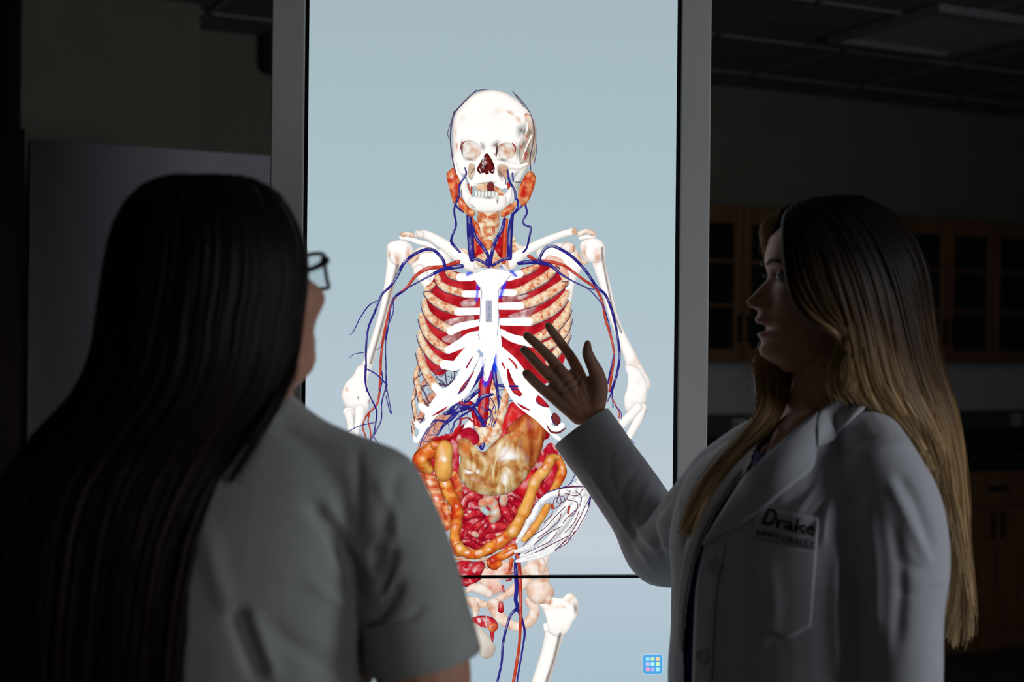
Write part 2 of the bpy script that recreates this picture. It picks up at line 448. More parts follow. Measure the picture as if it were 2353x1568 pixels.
LAYER = [0]
SPLIT = {'salivary_gland', 'jaw_gland', 'lung_base', 'rear_rib', 'upper_vertebra', 'small_bowel', 'colon', 'pale_bowel', 'rib_cartilage', 'hand_bone', 'tooth', 'neck_artery', 'throat_muscle', 'bowel_loop', 'leg_vein', 'neck_spine', 'jugular_vein', 'gland_core', 'cecum', 'arch_gap', 'larynx', 'collar_bone_end'}
class Pic:
    def __init__(s, amb=0.55, pw=30, wob=0.0):
        s.wob = wob;
        s.v = []; s.f = []; s.a = []; s.amb = amb; s.pw = pw; s.k = 0.0; s.cuts = []
    def _shade(s, n, al=None):
        d = np.clip(n @ LD, 0, 1); sp = np.clip(n @ HD, 0, 1) ** s.pw
        al = np.ones(len(n)) if al is None else al
        return np.column_stack([s.amb + (1 - s.amb) * d * 1.12, sp, 1 - np.clip(n[:, 2], 0, 1), al])
    def _add(s, v, f, a):
        k = len(s.v); s.k += 1; s.cuts.append((k, len(s.f)))
        s.v += [(x, y, s.k) for x, y in v]; s.f += [tuple(int(i) + k for i in q) for q in f]; s.a += list(a); return s
    def tube(s, txt, r, cols=9, cap=True, fade=False):
        pts, sc = pp(txt); r = np.asarray(r, float) / sc * np.ones(len(pts))
        ln = np.hypot(*np.diff(pts, axis=0).T).sum()
        m = int(np.clip(ln / 2.5, 6, 140))
        q = catmull(np.column_stack([pts, r]), m); C, R = q[:, :2], np.maximum(q[:, 2], 0.25)
        T = np.gradient(C, axis=0); T /= np.hypot(*T.T)[:, None] + 1e-9
        E = np.zeros(m)
        if s.wob:
            L_ = np.concatenate([[0], np.cumsum(np.hypot(*np.diff(C, axis=0).T))]); p0 = C[0][0] * .37
            wv = np.sin(L_ / R.mean() * 1.15 + p0) * .6 + np.sin(L_ / R.mean() * 2.3 + p0 * 2) * .4
            R = R * (1 + s.wob * wv); E = -np.gradient(R) / np.maximum(np.gradient(L_), .3) * 2.2
        rows = []
        if cap:
            for a in (80, 55, 28): a = math.radians(a); rows.append((C[0] - T[0] * R[0] * math.sin(a), R[0] * math.cos(a), T[0], -math.sin(a), R[0]))
        for i in range(m): rows.append((C[i], R[i], T[i], float(np.clip(E[i], -.6, .6)), R[i]))
        if cap:
            for a in (28, 55, 80): a = math.radians(a); rows.append((C[-1] + T[-1] * R[-1] * math.sin(a), R[-1] * math.cos(a), T[-1], math.sin(a), R[-1]))
        tt = np.sin(np.linspace(-math.pi / 2, math.pi / 2, cols))
        V, Nn = [], []
        for c, rr, t, e, R0 in rows:
            p = np.array([-t[1], t[0]])
            for x in tt:
                V.append(c + p * x * rr)
                nx = p * x * rr / R0 + t * e; l2 = min(nx @ nx, 0.999)
                Nn.append((nx[0], nx[1], math.sqrt(1 - l2)))
        F_ = [(i * cols + j, i * cols + j + 1, (i + 1) * cols + j + 1, (i + 1) * cols + j) for i in range(len(rows) - 1) for j in range(cols - 1)]
        al = None
        if fade:
            al = np.array([(1 - abs(x)) for _ in rows for x in tt])
        return s._add(V, F_, s._shade(np.array(Nn), al))
    def blob(s, txt, p=2.2, c=None, rings=7, flip=1.0, tilt=1.0, fade=False, bump=0.0):
        pts, sc = pp(txt)
        n = max(40, len(pts) * 6)
        o = catmull(pts, n, closed=True)
        if c is None: ctr = o.mean(0)
        else: ctr = pp(txt.split()[0] + ' ' + c)[0][0]
        T = np.roll(o, -1, 0) - np.roll(o, 1, 0); T /= np.hypot(*T.T)[:, None] + 1e-9
        nrm = np.column_stack([T[:, 1], -T[:, 0]])
        if (nrm * (o - ctr)).sum() < 0: nrm = -nrm
        V, Nn, al = [], [], []
        lv = np.sqrt(np.linspace(0.0004, 1, rings)); lv[-1] = 1
        for q in lv:
            for i in range(n):
                V.append(ctr + (o[i] - ctr) * q); e = (q ** p) * 0.98 * tilt
                bx = bump * math.sin(V[-1][0] * 0.21 + V[-1][1] * 0.13) ; by = bump * math.sin(V[-1][1] * 0.24 - V[-1][0] * 0.1)
                nx = nrm[i] * e * flip + np.array([bx, by]) * (1 - e); l2 = min(nx @ nx, 0.999)
                Nn.append((nx[0], nx[1], math.sqrt(1 - l2))); al.append(1 - q if fade else 1)
        F_ = [(i * n + j, i * n + (j + 1) % n, (i + 1) * n + (j + 1) % n, (i + 1) * n + j) for i in range(rings - 1) for j in range(n)]
        F_.append(tuple(range(n)))
        return s._add(V, F_, s._shade(np.array(Nn), np.array(al)))
    def poly(s, txt, n=None):
        """flat filled outline of any shape"""
        pts, sc = pp(txt); o = pts if n == 0 else catmull(pts, n or len(pts) * 5, closed=True)
        tri = tessellate_polygon([[Vector((x, y, 0)) for x, y in o]])
        return s._add(o, tri, s._shade(np.tile([0, 0, 1.0], (len(o), 1))))
    def build(s, name, mat, parent=None):
        LAYER[0] += 1
        v = np.array(s.v); u, w_ = S(v[:, 0], v[:, 1])
        y = -0.0006 - LAYER[0] * 5e-5 - v[:, 2] * (4e-5 / max(s.k, 1))
        co_ = np.column_stack([u, y, w_])
        if name in SPLIT:
            ends = s.cuts[1:] + [(len(s.v), len(s.f))]
            for (v0, f0), (v1, f1) in zip(s.cuts, ends):
                mesh_obj(name, co_[v0:v1], [tuple(i - v0 for i in q) for q in s.f[f0:f1]], mat, parent or upper, True, {'shade': s.a[v0:v1]})
            return
        return mesh_obj(name, co_, s.f, mat, parent or upper, True, {'shade': s.a})

def anat(name, stops, scale=60, detail=3, edge=(90, 60, 50), edge_amt=0.4, spec=0.0, strength=1.0, stretch=(1, 1, 1), spec_noise=0.0, distortion=0.0, alpha=False):
    m, nt = nodes_of('picture ' + name); N = nt.nodes; L = nt.links
    out = N.new('ShaderNodeOutputMaterial'); em = N.new('ShaderNodeEmission'); em.inputs[1].default_value = strength
    at = N.new('ShaderNodeAttribute'); at.attribute_name = 'shade'
    sp = N.new('ShaderNodeSeparateColor'); L.new(at.outputs['Color'], sp.inputs[0])
    tc = N.new('ShaderNodeTexCoord'); mp = N.new('ShaderNodeMapping'); mp.inputs['Scale'].default_value = stretch; L.new(tc.outputs['Object'], mp.inputs[0])
    no = N.new('ShaderNodeTexNoise'); no.inputs['Scale'].default_value = scale; no.inputs['Detail'].default_value = detail; no.inputs['Distortion'].default_value = distortion
    L.new(mp.outputs[0], no.inputs['Vector'])
    rp = ramp_node(nt, stops); L.new(no.outputs['Fac'], rp.inputs[0])
    ep = N.new('ShaderNodeMath'); ep.operation = 'POWER'; ep.inputs[1].default_value = 1.6; L.new(sp.outputs[2], ep.inputs[0])
    ea = N.new('ShaderNodeMath'); ea.operation = 'MULTIPLY'; ea.inputs[1].default_value = edge_amt; L.new(ep.outputs[0], ea.inputs[0])
    mx = N.new('ShaderNodeMix'); mx.data_type = 'RGBA'; L.new(ea.outputs[0], mx.inputs[0]); L.new(rp.outputs[0], mx.inputs['A']); mx.inputs['B'].default_value = lin(edge)
    ml = N.new('ShaderNodeMix'); ml.data_type = 'RGBA'; ml.blend_type = 'MULTIPLY'; ml.inputs[0].default_value = 1; L.new(mx.outputs['Result'], ml.inputs['A'])
    cb = N.new('ShaderNodeCombineColor')
    for i in range(3): L.new(sp.outputs[0], cb.inputs[i])
    L.new(cb.outputs[0], ml.inputs['B'])
    last = ml.outputs['Result']
    if spec:
        sa = N.new('ShaderNodeMath'); sa.operation = 'MULTIPLY'; sa.inputs[1].default_value = spec; L.new(sp.outputs[1], sa.inputs[0])
        f = sa.outputs[0]
        if spec_noise:
            n2 = N.new('ShaderNodeTexNoise'); n2.inputs['Scale'].default_value = spec_noise; n2.inputs['Detail'].default_value = 2; L.new(tc.outputs['Object'], n2.inputs[0])
            r2 = N.new('ShaderNodeMapRange'); r2.inputs[1].default_value = 0.46; r2.inputs[2].default_value = 0.62; L.new(n2.outputs['Fac'], r2.inputs[0])
            s2 = N.new('ShaderNodeMath'); s2.operation = 'MULTIPLY'; L.new(f, s2.inputs[0]); L.new(r2.outputs[0], s2.inputs[1]); f = s2.outputs[0]
        ms = N.new('ShaderNodeMix'); ms.data_type = 'RGBA'; L.new(f, ms.inputs[0]); L.new(last, ms.inputs['A']); ms.inputs['B'].default_value = (1, 0.97, 0.95, 1); last = ms.outputs['Result']
    L.new(last, em.inputs[0])
    if alpha:
        tr = N.new('ShaderNodeBsdfTransparent'); mm = N.new('ShaderNodeMixShader')
        pw = N.new('ShaderNodeMath'); pw.operation = 'POWER'; pw.inputs[1].default_value = 1.2; pw.use_clamp = True; L.new(at.outputs['Alpha'], pw.inputs[0])
        L.new(pw.outputs[0], mm.inputs[0]); L.new(tr.outputs[0], mm.inputs[1]); L.new(em.outputs[0], mm.inputs[2]); L.new(mm.outputs[0], out.inputs[0])
    else:
        L.new(em.outputs[0], out.inputs[0])
    return m

A_bone = anat('bone', [(0.24, (240, 218, 200)), (0.38, (252, 248, 244)), (1, (255, 255, 255))], 28, 3, (178, 140, 118), 0.55, strength=1.06)
A_bonetan = anat('tan bone', [(0.32, (214, 140, 98)), (0.45, (238, 205, 180)), (0.58, (250, 240, 230)), (1, (255, 252, 248))], 45, 4, (150, 90, 60), 0.55, spec=0.3)
A_pelvis = anat('pelvis bone', [(0.30, (226, 160, 128)), (0.45, (240, 208, 186)), (0.6, (250, 236, 224)), (1, (255, 250, 246))], 40, 4, (160, 90, 70), 0.5, spec=0.4)
A_temple = anat('temple', [(0.32, (128, 104, 92)), (0.48, (198, 178, 164)), (0.62, (232, 222, 210)), (0.75, (206, 160, 140))], 55, 4, (96, 84, 80), 0.5)
A_socket = anat('eye socket', [(0.32, (206, 150, 120)), (0.45, (228, 210, 196)), (0.6, (246, 240, 232))], 90, 3, (170, 140, 122), 0.7)
A_darkred = anat('dark red', [(0.3, (74, 14, 16)), (0.6, (120, 28, 30))], 90, 2, (50, 10, 14), 0.5, spec=0.5, spec_noise=120)
A_rust = anat('rust', [(0.3, (112, 42, 44)), (0.7, (128, 52, 54))], 40)
A_white = anat('cartilage', [(0, (252, 252, 254)), (1, (255, 255, 255))], 20, 1, (206, 208, 216), 0.12, strength=1.05)
A_hand = anat('hand bone', [(0.3, (232, 230, 228)), (0.5, (252, 252, 252)), (1, (255, 255, 255))], 60, 3, (150, 146, 150), 0.6, strength=1.02)
A_stain = anat('stain', [(0.32, (206, 122, 82)), (0.5, (228, 178, 146)), (0.68, (244, 222, 204))], 80, 4, (200, 150, 120), 0, alpha=True)
A_shade = anat('grey shade', [(0.3, (118, 106, 98)), (0.7, (150, 138, 126))], 50, 2, (120, 110, 100), 0, alpha=True)
A_olive = anat('olive shade', [(0.3, (96, 96, 84)), (0.7, (134, 132, 112))], 50, 2, (120, 110, 100), 0, alpha=True)
A_redst = anat('red stain', [(0.3, (150, 30, 34)), (0.7, (188, 60, 56))], 90, 3, (150, 40, 40), 0, alpha=True)
A_brownst = anat('brown stain', [(0.3, (124, 44, 20)), (0.5, (170, 84, 36)), (0.7, (204, 132, 70))], 34, 4, (120, 40, 20), 0, alpha=True, stretch=(2, 1, .6))
A_oran = anat('orange stain', [(0.3, (206, 76, 34)), (0.7, (232, 140, 62))], 50, 4, (200, 80, 40), 0, alpha=True)
A_rib = anat('rib bone', [(0.29, (190, 74, 54)), (0.38, (226, 146, 104)), (0.48, (240, 198, 158)), (0.64, (250, 232, 206))], 150, 5, (120, 40, 60), 0.55, strength=1.0)
A_ribd = anat('rear rib', [(0.32, (176, 104, 84)), (0.5, (218, 156, 132)), (0.68, (236, 196, 176))], 90, 5, (120, 60, 60), 0.6)
A_lung = anat('lung', [(0.3, (150, 14, 26)), (0.5, (186, 26, 38)), (0.7, (206, 58, 60))], 34, 3, (110, 10, 40), 0.4)
A_lungp = anat('pale lung', [(0.35, (160, 84, 86)), (0.5, (196, 142, 140)), (0.68, (232, 212, 212))], 60, 4, (140, 50, 56), 0.7)
A_vein = anat('vein', [(0.3, (40, 32, 122)), (0.7, (52, 46, 150))], 40, 2, (24, 18, 84), 0.6, spec=0.75, spec_noise=60)
A_dvein = anat('dark vein', [(0.3, (52, 34, 84)), (0.7, (84, 40, 84))], 40, 2, (30, 18, 60), 0.5, spec=0.3)
A_art = anat('artery', [(0.3, (182, 52, 38)), (0.7, (206, 70, 46))], 40, 2, (110, 26, 26), 0.6, spec=0.5, spec_noise=70)
A_aorta = anat('aorta', [(0.3, (168, 12, 26)), (0.55, (200, 24, 36)), (0.7, (222, 56, 56))], 40, 3, (96, 8, 22), 0.7, spec=0.5, spec_noise=50)
A_gland = anat('gland', [(0.32, (186, 38, 26)), (0.45, (214, 92, 50)), (0.58, (236, 150, 92)), (0.7, (246, 196, 150))], 80, 4, (140, 40, 20), 0.5, spec=0.6, spec_noise=90)
A_spine = anat('spine', [(0.30, (196, 90, 56)), (0.42, (226, 160, 112)), (0.54, (244, 222, 190)), (0.7, (254, 248, 238))], 75, 4, (180, 110, 80), 0.5, spec=0.5, spec_noise=90)
A_colon = anat('colon', [(0.30, (202, 52, 26)), (0.42, (224, 98, 36)), (0.54, (238, 150, 58)), (0.70, (246, 186, 96))], 42, 3, (130, 26, 12), 0.9, spec=0.95, spec_noise=70, distortion=0.6)
A_yellow = anat('yellow colon', [(0.30, (218, 104, 40)), (0.44, (236, 158, 70)), (0.66, (246, 192, 104))], 34, 3, (150, 66, 18), 0.9, spec=0.9, spec_noise=60, distortion=0.4)
A_cecum = anat('cecum', [(0.30, (206, 58, 40)), (0.46, (230, 120, 72)), (0.6, (244, 190, 140)), (0.72, (250, 218, 180))], 50, 3, (140, 34, 24), 0.9, spec=0.9, spec_noise=70, stretch=(0.6, 1, 2))
A_stom = anat('stomach', [(0.30, (140, 66, 28)), (0.41, (182, 112, 54)), (0.50, (208, 160, 98)), (0.58, (226, 196, 144)), (0.70, (246, 234, 208))], 30, 5, (112, 56, 24), 0.8, spec=0.35, spec_noise=24, stretch=(1.5, 1, 0.7), distortion=1.0)
A_stomtop = anat('stomach fundus', [(0.30, (150, 40, 24)), (0.44, (178, 72, 34)), (0.56, (206, 126, 66)), (0.7, (222, 160, 96))], 30, 5, (104, 24, 20), 0.8, spec=0.2, spec_noise=30, stretch=(2, 1, 0.6), distortion=0.8)
A_red = anat('liver red', [(0.3, (182, 12, 32)), (0.5, (206, 20, 36)), (0.7, (222, 52, 48))], 26, 3, (120, 8, 26), 0.6, spec=0.35, spec_noise=60)
A_crim = anat('crimson', [(0.3, (172, 16, 44)), (0.5, (198, 26, 52)), (0.7, (220, 66, 76))], 30, 3, (110, 8, 30), 0.6, spec=0.6, spec_noise=60)
A_gut = anat('gut', [(0.30, (158, 10, 34)), (0.5, (194, 24, 46)), (0.66, (218, 60, 66)), (0.78, (236, 130, 118))], 50, 3, (84, 4, 20), 0.95, spec=0.9, spec_noise=90)
A_gutp = anat('pale gut', [(0.32, (226, 128, 96)), (0.46, (224, 178, 150)), (0.58, (192, 204, 196)), (0.72, (168, 206, 214))], 60, 3, (160, 90, 80), 0.6, spec=0.8, spec_noise=90)
A_pale = anat('pale organ', [(0.3, (206, 192, 178)), (0.7, (224, 216, 204))], 50, 3, (150, 130, 110), 0.6, spec=0.3)
A_fleshy = anat('flesh bone', [(0.30, (222, 120, 104)), (0.45, (238, 182, 160)), (0.62, (248, 220, 204))], 40, 4, (190, 110, 90), 0.4, spec=0.5, spec_noise=60)
A_gloss = anat('wet highlight', [(0, (255, 252, 246)), (1, (255, 255, 255))], 10, 1, (255, 255, 255), 0, strength=1.0, alpha=True)
A_glow = anat('selection glow', [(0, (16, 48, 235)), (1, (30, 70, 255))], 10, 1, (30, 70, 255), 0, alpha=True)
A_label = anat('label plate', [(0, (176, 180, 196)), (1, (178, 182, 198))], 5)
A_labtxt = anat('label ink', [(0, (122, 124, 140)), (1, (124, 126, 142))], 5)
# ---- behind everything: shoulder blades, upper vertebrae, rear ribs, lungs
Pic(.7).blob('B 640,420 690,340 830,300 960,290 1010,400 960,560 860,640 790,670 740,580 690,490', 3).tube('B 720,480 790,600 800,680', [60, 45, 20]).tube('B 560,180 640,195 720,225 800,245 860,290', 24).build('shoulder_blade', A_bone)
Pic(.7).tube('B 570,155 620,150 660,165', 22).blob('B 670,320 690,285 760,262 830,280 840,310 760,320', 2).tube('B 640,410 690,360 700,330', [20, 26, 22]).build('shoulder_blade_tip', A_bonetan)
Pic(.7).blob('C 440,300 640,230 760,250 860,370 880,420 800,560 760,740 740,800 700,640 600,470 500,400', 3).tube('C 840,185 900,175 960,165', 20).build('shoulder_blade', A_bone)
Pic(.65).tube('C 830,150 890,125 950,145', 24).blob('C 660,260 710,220 780,245 790,300 750,325 690,315', 1.6).tube('C 800,330 830,390 880,405', 22).build('shoulder_blade_tip', A_bonetan)
Pic(.75).tube('C 560,380 640,420 700,520', [40, 50, 36]).build('shoulder_blade_blush', A_fleshy)
Pic(.65).blob('B 1080,290 1130,278 1180,330 1110,330').tube('C 215,180 235,200', 22).tube('C 230,235 260,250', 22).blob('C 220,260 330,260 350,330 240,320').tube('C 400,240 440,245', 16).build('upper_vertebra', A_spine)
Pic(.8).poly('X 1002,634 1030,622 1085,636 1108,660 1110,780 1085,800 1062,832 1034,848 1010,864 985,845 972,800 969,740 978,690 990,655').build('lung', A_lung)
Pic(.8).poly('X 1146,650 1170,632 1215,612 1262,606 1292,645 1306,700 1309,765 1296,830 1260,880 1210,870 1170,820 1146,790').build('lung', A_lung)
Pic(.8).blob('B 1090,760 1215,725 1220,795 1110,805').blob('B 950,930 1190,880 1190,945 1020,975').blob('B 930,1080 1090,1030 1060,1130 960,1125').build('lung_base', A_lungp)
Pic(.8).blob('C 150,710 370,695 300,745 160,765').blob('C 200,880 430,805 400,870 330,915 220,905').build('lung_base', A_lungp)
# trunk: rear ribs, spine, great vessels
Pic(.7).tube('D 1290,700 1190,870 1090,1000 1040,1080', [60, 66, 60, 40]).tube('D 1280,370 1180,420 1120,470', [50, 56, 40]).tube('D 1130,560 1060,650 1010,720', [50, 50, 30]).tube('D 1440,600 1330,700 1260,800', [50, 52, 50]).tube('D 1110,190 1050,300', [30, 36]).build('rear_rib', A_ribd)
Pic(.72).tube('D 1720,720 1640,810 1560,880', [50, 52, 44]).tube('D 1800,330 1720,420 1620,470', [40, 46, 40]).tube('D 1060,1080 1010,1150', [26, 20]).build('rear_rib', A_bone)
Pic(.72).tube('H 1230,300 1210,500 1215,700 1200,900 1170,1080', [70, 80, 90, 95, 90]).build('spine', A_spine)
Pic(.62).tube('H 1150,260 1110,400 1095,560 1090,720 1070,860 1050,980', [80, 84, 78, 76, 76, 70]).tube('H 720,640 820,650 920,660 900,720', [28, 24, 40, 30]).tube('H 930,700 960,800 985,900 1000,980', [22, 34, 36, 40]).tube('H 790,860 880,850 940,900', 12).tube('H 775,870 760,960 700,1040', [14, 18, 24]).build('aorta', A_aorta)
v = Pic(.6)
v.tube('H 1235,120 1250,300 1280,450 1300,650 1305,800 1230,950', [36, 30, 22, 15, 13, 9]).tube('H 1020,470 920,560 840,625', 27).tube('H 1215,525 1110,540 1040,590 1000,670', [20, 28, 30, 24])
v.tube('H 950,690 1010,800 1080,910 1105,975', [22, 30, 30, 24]).tube('H 760,715 650,850 540,950 430,1130', [36, 30, 20, 9]).tube('H 960,680 850,720 700,760 560,790', [26, 22, 34, 26]).tube('H 690,660 620,770', 26)
v.tube('H 1280,395 1390,410 1540,415', 20).tube('H 740,660 780,690 900,700 960,670', 26).tube('H 1020,160 1050,90 1060,200 1000,330 900,470', [50, 40, 40, 26, 18])
v.build('deep_vein', A_vein)
v = Pic(.6)
for t, r in (('1300,810 1370,860 1490,875', 9), ('1340,870 1370,950 1500,955', 9), ('1230,950 1150,1050 1110,1110', 8), ('1230,950 1260,1050 1230,1150', 7), ('1140,870 1050,970 960,1060', 8), ('1150,690 1220,830 1200,950', 7),
             ('1290,470 1390,450', 8), ('1310,540 1370,620 1490,610', 8), ('1060,700 1120,740 1190,735', 8), ('1180,560 1240,660 1200,760', 7), ('800,580 790,820 700,900 620,1080', 7), ('440,900 380,960 300,1080', 7),
             ('380,920 270,1080 220,1210', 8), ('880,760 760,830 680,920', 8), ('960,720 850,790 730,870 690,900', 10), ('340,930 440,880 560,900', 12), ('1200,800 1140,870', 8), ('1120,1040 960,965', 7), ('960,1000 970,1050 990,1090', 6),
             ('690,910 680,980 650,1030', 7), ('560,1070 640,1090 660,1030', 5), ('740,790 770,870 780,960 830,1000', 5), ('870,800 880,850 900,880', 5), ('600,930 620,1000 640,1060', 5), ('330,1090 450,1080', 7), ('300,1100 260,1170 340,1180', 6),
             ('400,940 410,1010 390,1040 430,1060', 5), ('1190,740 1190,900 1130,980', 6), ('1160,560 1180,640 1130,700', 5), ('1230,640 1260,720 1250,790', 5), ('1330,700 1380,740 1420,790', 5), ('1050,860 1140,870', 5), ('250,1090 210,1250', 6), ('1080,1010 1170,990', 6)):
    v.tube('H ' + t, r, 5)
v.build('small_vein', A_vein)
v = Pic(.6)
for t, r in (('560,180 570,300 590,400', 9), ('690,200 680,310 600,395', 9), ('480,380 600,405 700,340 720,310', 17), ('400,215 470,320 560,390', 6), ('430,300 520,340 560,390', 6), ('640,210 650,300 620,360', 5), ('380,200 540,180 720,210', 6),
             ('220,420 280,510 330,620 400,640 490,590', 11), ('260,600 350,680 490,560', 9), ('215,410 310,395 250,420', 8), ('200,280 240,230', 6), ('320,450 350,470', 5), ('180,870 250,860 270,830', 10), ('200,920 250,880', 8), ('500,250 540,240 580,280', 4), ('600,270 660,290 700,260', 5), ('410,250 460,280 540,260', 4), ('330,520 380,480 420,500', 4)):
    v.tube('H ' + t, r, 5)
v.build('small_vein', A_dvein)

# ---- abdomen
Pic(.75).blob('G 780,150 880,165 1000,150 985,260 1000,340 1000,440 900,420 760,380 700,320 770,250', 3).tube('G 760,430 620,530 480,620 350,680 220,640', [80, 48, 36, 36, 50]).tube('G 430,680 480,790 560,860 660,905 760,880 830,810 850,720 810,640', [74, 62, 56, 50, 54, 56, 54, 60]).build('pelvis', A_pelvis, lower)
Pic(.72).tube('G 905,190 930,260 920,330', [34, 40, 34]).build('pelvis_hollow', A_bonetan)
Pic(.7).blob('G 330,280 500,230 620,245 630,340 560,400 460,440 530,520 430,570 330,500 270,420 300,340', 3).build('sacrum', A_fleshy, lower)
Pic(.75).poly('F 460,450 540,560 700,560 900,600 1100,560 1250,420 1440,170 1530,250 1560,420 1480,640 1350,760 1270,900 1170,1090 1080,1200 900,1240 640,1260 560,1180 500,1000 580,900 540,740 440,620').build('bowel_bed', A_gut)
Pic(.66).blob('F 430,150 480,80 560,35 660,15 740,90 730,180 600,190 545,300 545,480 500,640 430,560 440,350', 2.5, c='500,220').build('liver_lobe', A_crim)
Pic(.66, wob=.11).blob('F 100,330 200,230 290,180 330,260 300,400 280,520 220,560 110,480', 2).build('bowel_loop', A_crim)
Pic(.6).blob('F 260,130 420,80 520,60 560,10 600,-30 560,60 480,120 400,160', 1.5).build('liver_edge', A_aorta)
Pic(.62).blob('H 1450,660 1540,635 1720,790 1920,920 2010,1030 1960,1150 1700,1130 1400,1210 1280,1210 1300,1000 1400,800', 3, c='1560,960').build('liver', A_red)
Pic(.66).blob('H 960,960 1060,980 1200,970 1340,1000 1320,1110 1210,1200 1080,1250 1000,1240 1040,1120', 2.4).tube('H 1400,480 1380,640 1340,800 1300,960 1240,1080', [40, 56, 52, 46, 30]).build('pancreas', A_spine)
Pic(.6).blob('H 1030,1240 1110,1190 1090,1290 1050,1290').build('portal_vein', A_vein)
Pic(.62).blob('F 1430,175 1520,270 1550,420 1520,560 1450,660 1370,720 1330,590 1380,400', 2.4).build('spleen', A_crim)
Pic(.6, wob=.11).blob('F 1260,430 1390,530 1370,620 1290,700 1200,730 1110,640 1160,520', 2).tube('F 1340,640 1390,700', [60, 50]).build('bowel_loop', A_red)
g_ = Pic(.58, wob=.10)
for t, r in (('580,790 620,720 700,690 740,720', 48), ('620,900 700,870 780,880', 46), ('620,1060 600,1120 700,1180', 34), ('830,880 830,950 720,1010 660,1070', [40, 50, 48, 42]), ('930,930 840,990 780,1060 740,1160', [50, 52, 52, 40]), ('1060,730 1150,790 1190,860', [40, 46, 40]),
             ('820,1080 900,1010 1010,1010', [52, 62, 50]), ('840,1110 950,1090 1060,1050', 46), ('620,1140 720,1190 830,1190', 46), ('1050,880 1060,990', 46), ('230,530 290,560 330,640', 40), ('300,470 260,560', 36), ('1340,560 1400,420', 40), ('560,1160 640,1150', 30), ('700,1130 780,1170 850,1150', 30)):
    g_.tube('F ' + t, r)
g_.build('small_bowel', A_gut)
Pic(.6, wob=.11).tube('F 780,770 850,750 910,820 900,900 880,930', [46, 56, 56, 50, 40]).tube('F 780,830 830,870', 30).tube('F 690,1075 720,1085', 26).tube('F 930,1085 970,1085', 24).build('pale_bowel', A_gutp)
Pic(.6, wob=.11).tube('F 980,730 990,800 1010,870 1060,930', [44, 48, 50, 46]).build('small_bowel', A_gut)
Pic(.6, wob=.11).tube('F 990,720 985,760', 40).build('pale_bowel', A_gutp)
Pic(.6, wob=.11).tube('F 500,480 530,580 540,680', [34, 44, 34]).build('bowel_loop', A_gland)
Pic(.62).blob('F 500,1370 640,1335 760,1345 805,1390 760,1490 700,1560 600,1600 520,1580 480,1480', 2, bump=.25).blob('G 60,400 290,395 230,460 150,490 60,480', 2, bump=.2).build('bladder', A_gut)
Pic(.6).tube('F 800,1330 830,1400', [14, 26]).tube('F 480,1320 700,1340 820,1330', 14).build('bladder_duct', A_gutp)
Pic(.6, wob=.11).tube('F 180,470 250,560 310,700 350,840 385,960', [70, 80, 78, 66, 50]).tube('F 80,430 140,480 180,600 230,700', [40, 50, 50, 46]).build('cecum', A_cecum)
Pic(.6, wob=.11).tube('F 400,800 430,900 420,1020', [40, 42, 30]).build('cecum_edge', A_gland)
Pic(.58, wob=.11).tube('F 290,220 190,300 170,370 230,420', [80, 92, 84, 60]).tube('F 300,190 400,190', 52).tube('F 390,540 450,680 520,820 515,980 500,1120 540,1240', [58, 66, 60, 56, 58, 64]).build('colon', A_colon)
Pic(.58, wob=.11).tube('F 400,230 385,360 390,470', [80, 90, 88]).build('colon_bend', A_yellow)
Pic(.56, wob=.11).tube('F 540,1220 640,1275 740,1275 860,1215 1000,1120 1090,1040', [52, 50, 52, 58, 62, 64]).tube('F 1530,320 1575,430 1540,540 1480,640', [40, 46, 46, 36]).tube('F 900,1400 870,1370 900,1330 1000,1270 1090,1210', [44, 50, 44, 40, 36]).build('colon', A_colon)
Pic(.58, wob=.11).tube('F 1080,1060 1170,900 1240,740 1310,540 1400,440 1470,320 1525,310', [60, 62, 58, 56, 58, 46, 30]).build('colon', A_yellow)
Pic(.58).blob('F 530,150 570,120 640,130 690,190 740,240 800,252 850,200 960,110 1080,50 1200,20 1300,80 1340,200 1330,320 1250,450 1180,560 1080,650 950,690 800,690 680,650 590,580 540,480 540,400 560,320 530,250', 3.2, c='880,430', rings=10, bump=.38).build('stomach', A_stom)
Pic(.5).blob('F 1010,40 1120,-70 1200,-120 1300,-110 1450,-20 1400,120 1350,300 1270,420 1240,380 1290,260 1250,140 1150,60', 2.2, c='1260,60').build('stomach_fundus', A_stomtop)
sb_ = Pic(.6)
for t in ('1000,120 1200,30 1310,120 1320,330 1230,450 1180,330 1120,220', '1200,200 1330,180 1330,340 1250,430', '900,330 880,420 870,300', '720,240 860,260 800,330', '1060,560 1200,460 1150,560'):
    sb_.blob('F ' + t, fade=True)
sb_.blob('F 1120,40 1270,20 1360,200 1310,400 1210,420 1110,250', fade=True).blob('F 1200,60 1300,100 1320,300 1260,380 1200,250', fade=True)
sb_.build('stomach_stain', A_brownst)
Pic(.6).blob('F 530,150 640,130 690,200 650,330 560,300', fade=True).blob('F 1050,60 1200,30 1150,120 1000,160', fade=True).build('stomach_blush', A_oran)
hl = Pic()
for t in ('900,350 950,230 1060,185 1160,250 1190,330 1080,355 960,370', '920,320 960,215 1050,165 1040,230 960,330', '930,340 1000,250 1110,260 1150,330 1020,350', '580,425 640,432 700,460 680,490 590,475', '585,430 640,440 690,460 670,485 590,470', '940,510 990,430 1060,450 1040,580 970,590', '960,560 1000,520 1030,560 1000,610', '700,440 750,420 760,470 720,490',
          '355,300 420,300 430,350 380,370', '590,1250 650,1250 650,1280 600,1280', '700,1260 740,1260 735,1285 705,1285', '620,845 670,840 660,870 630,870', '800,1240 870,1210 850,1245'):
    hl.blob('F ' + t, fade=True)
hl.build('wet_highlight', A_gloss)
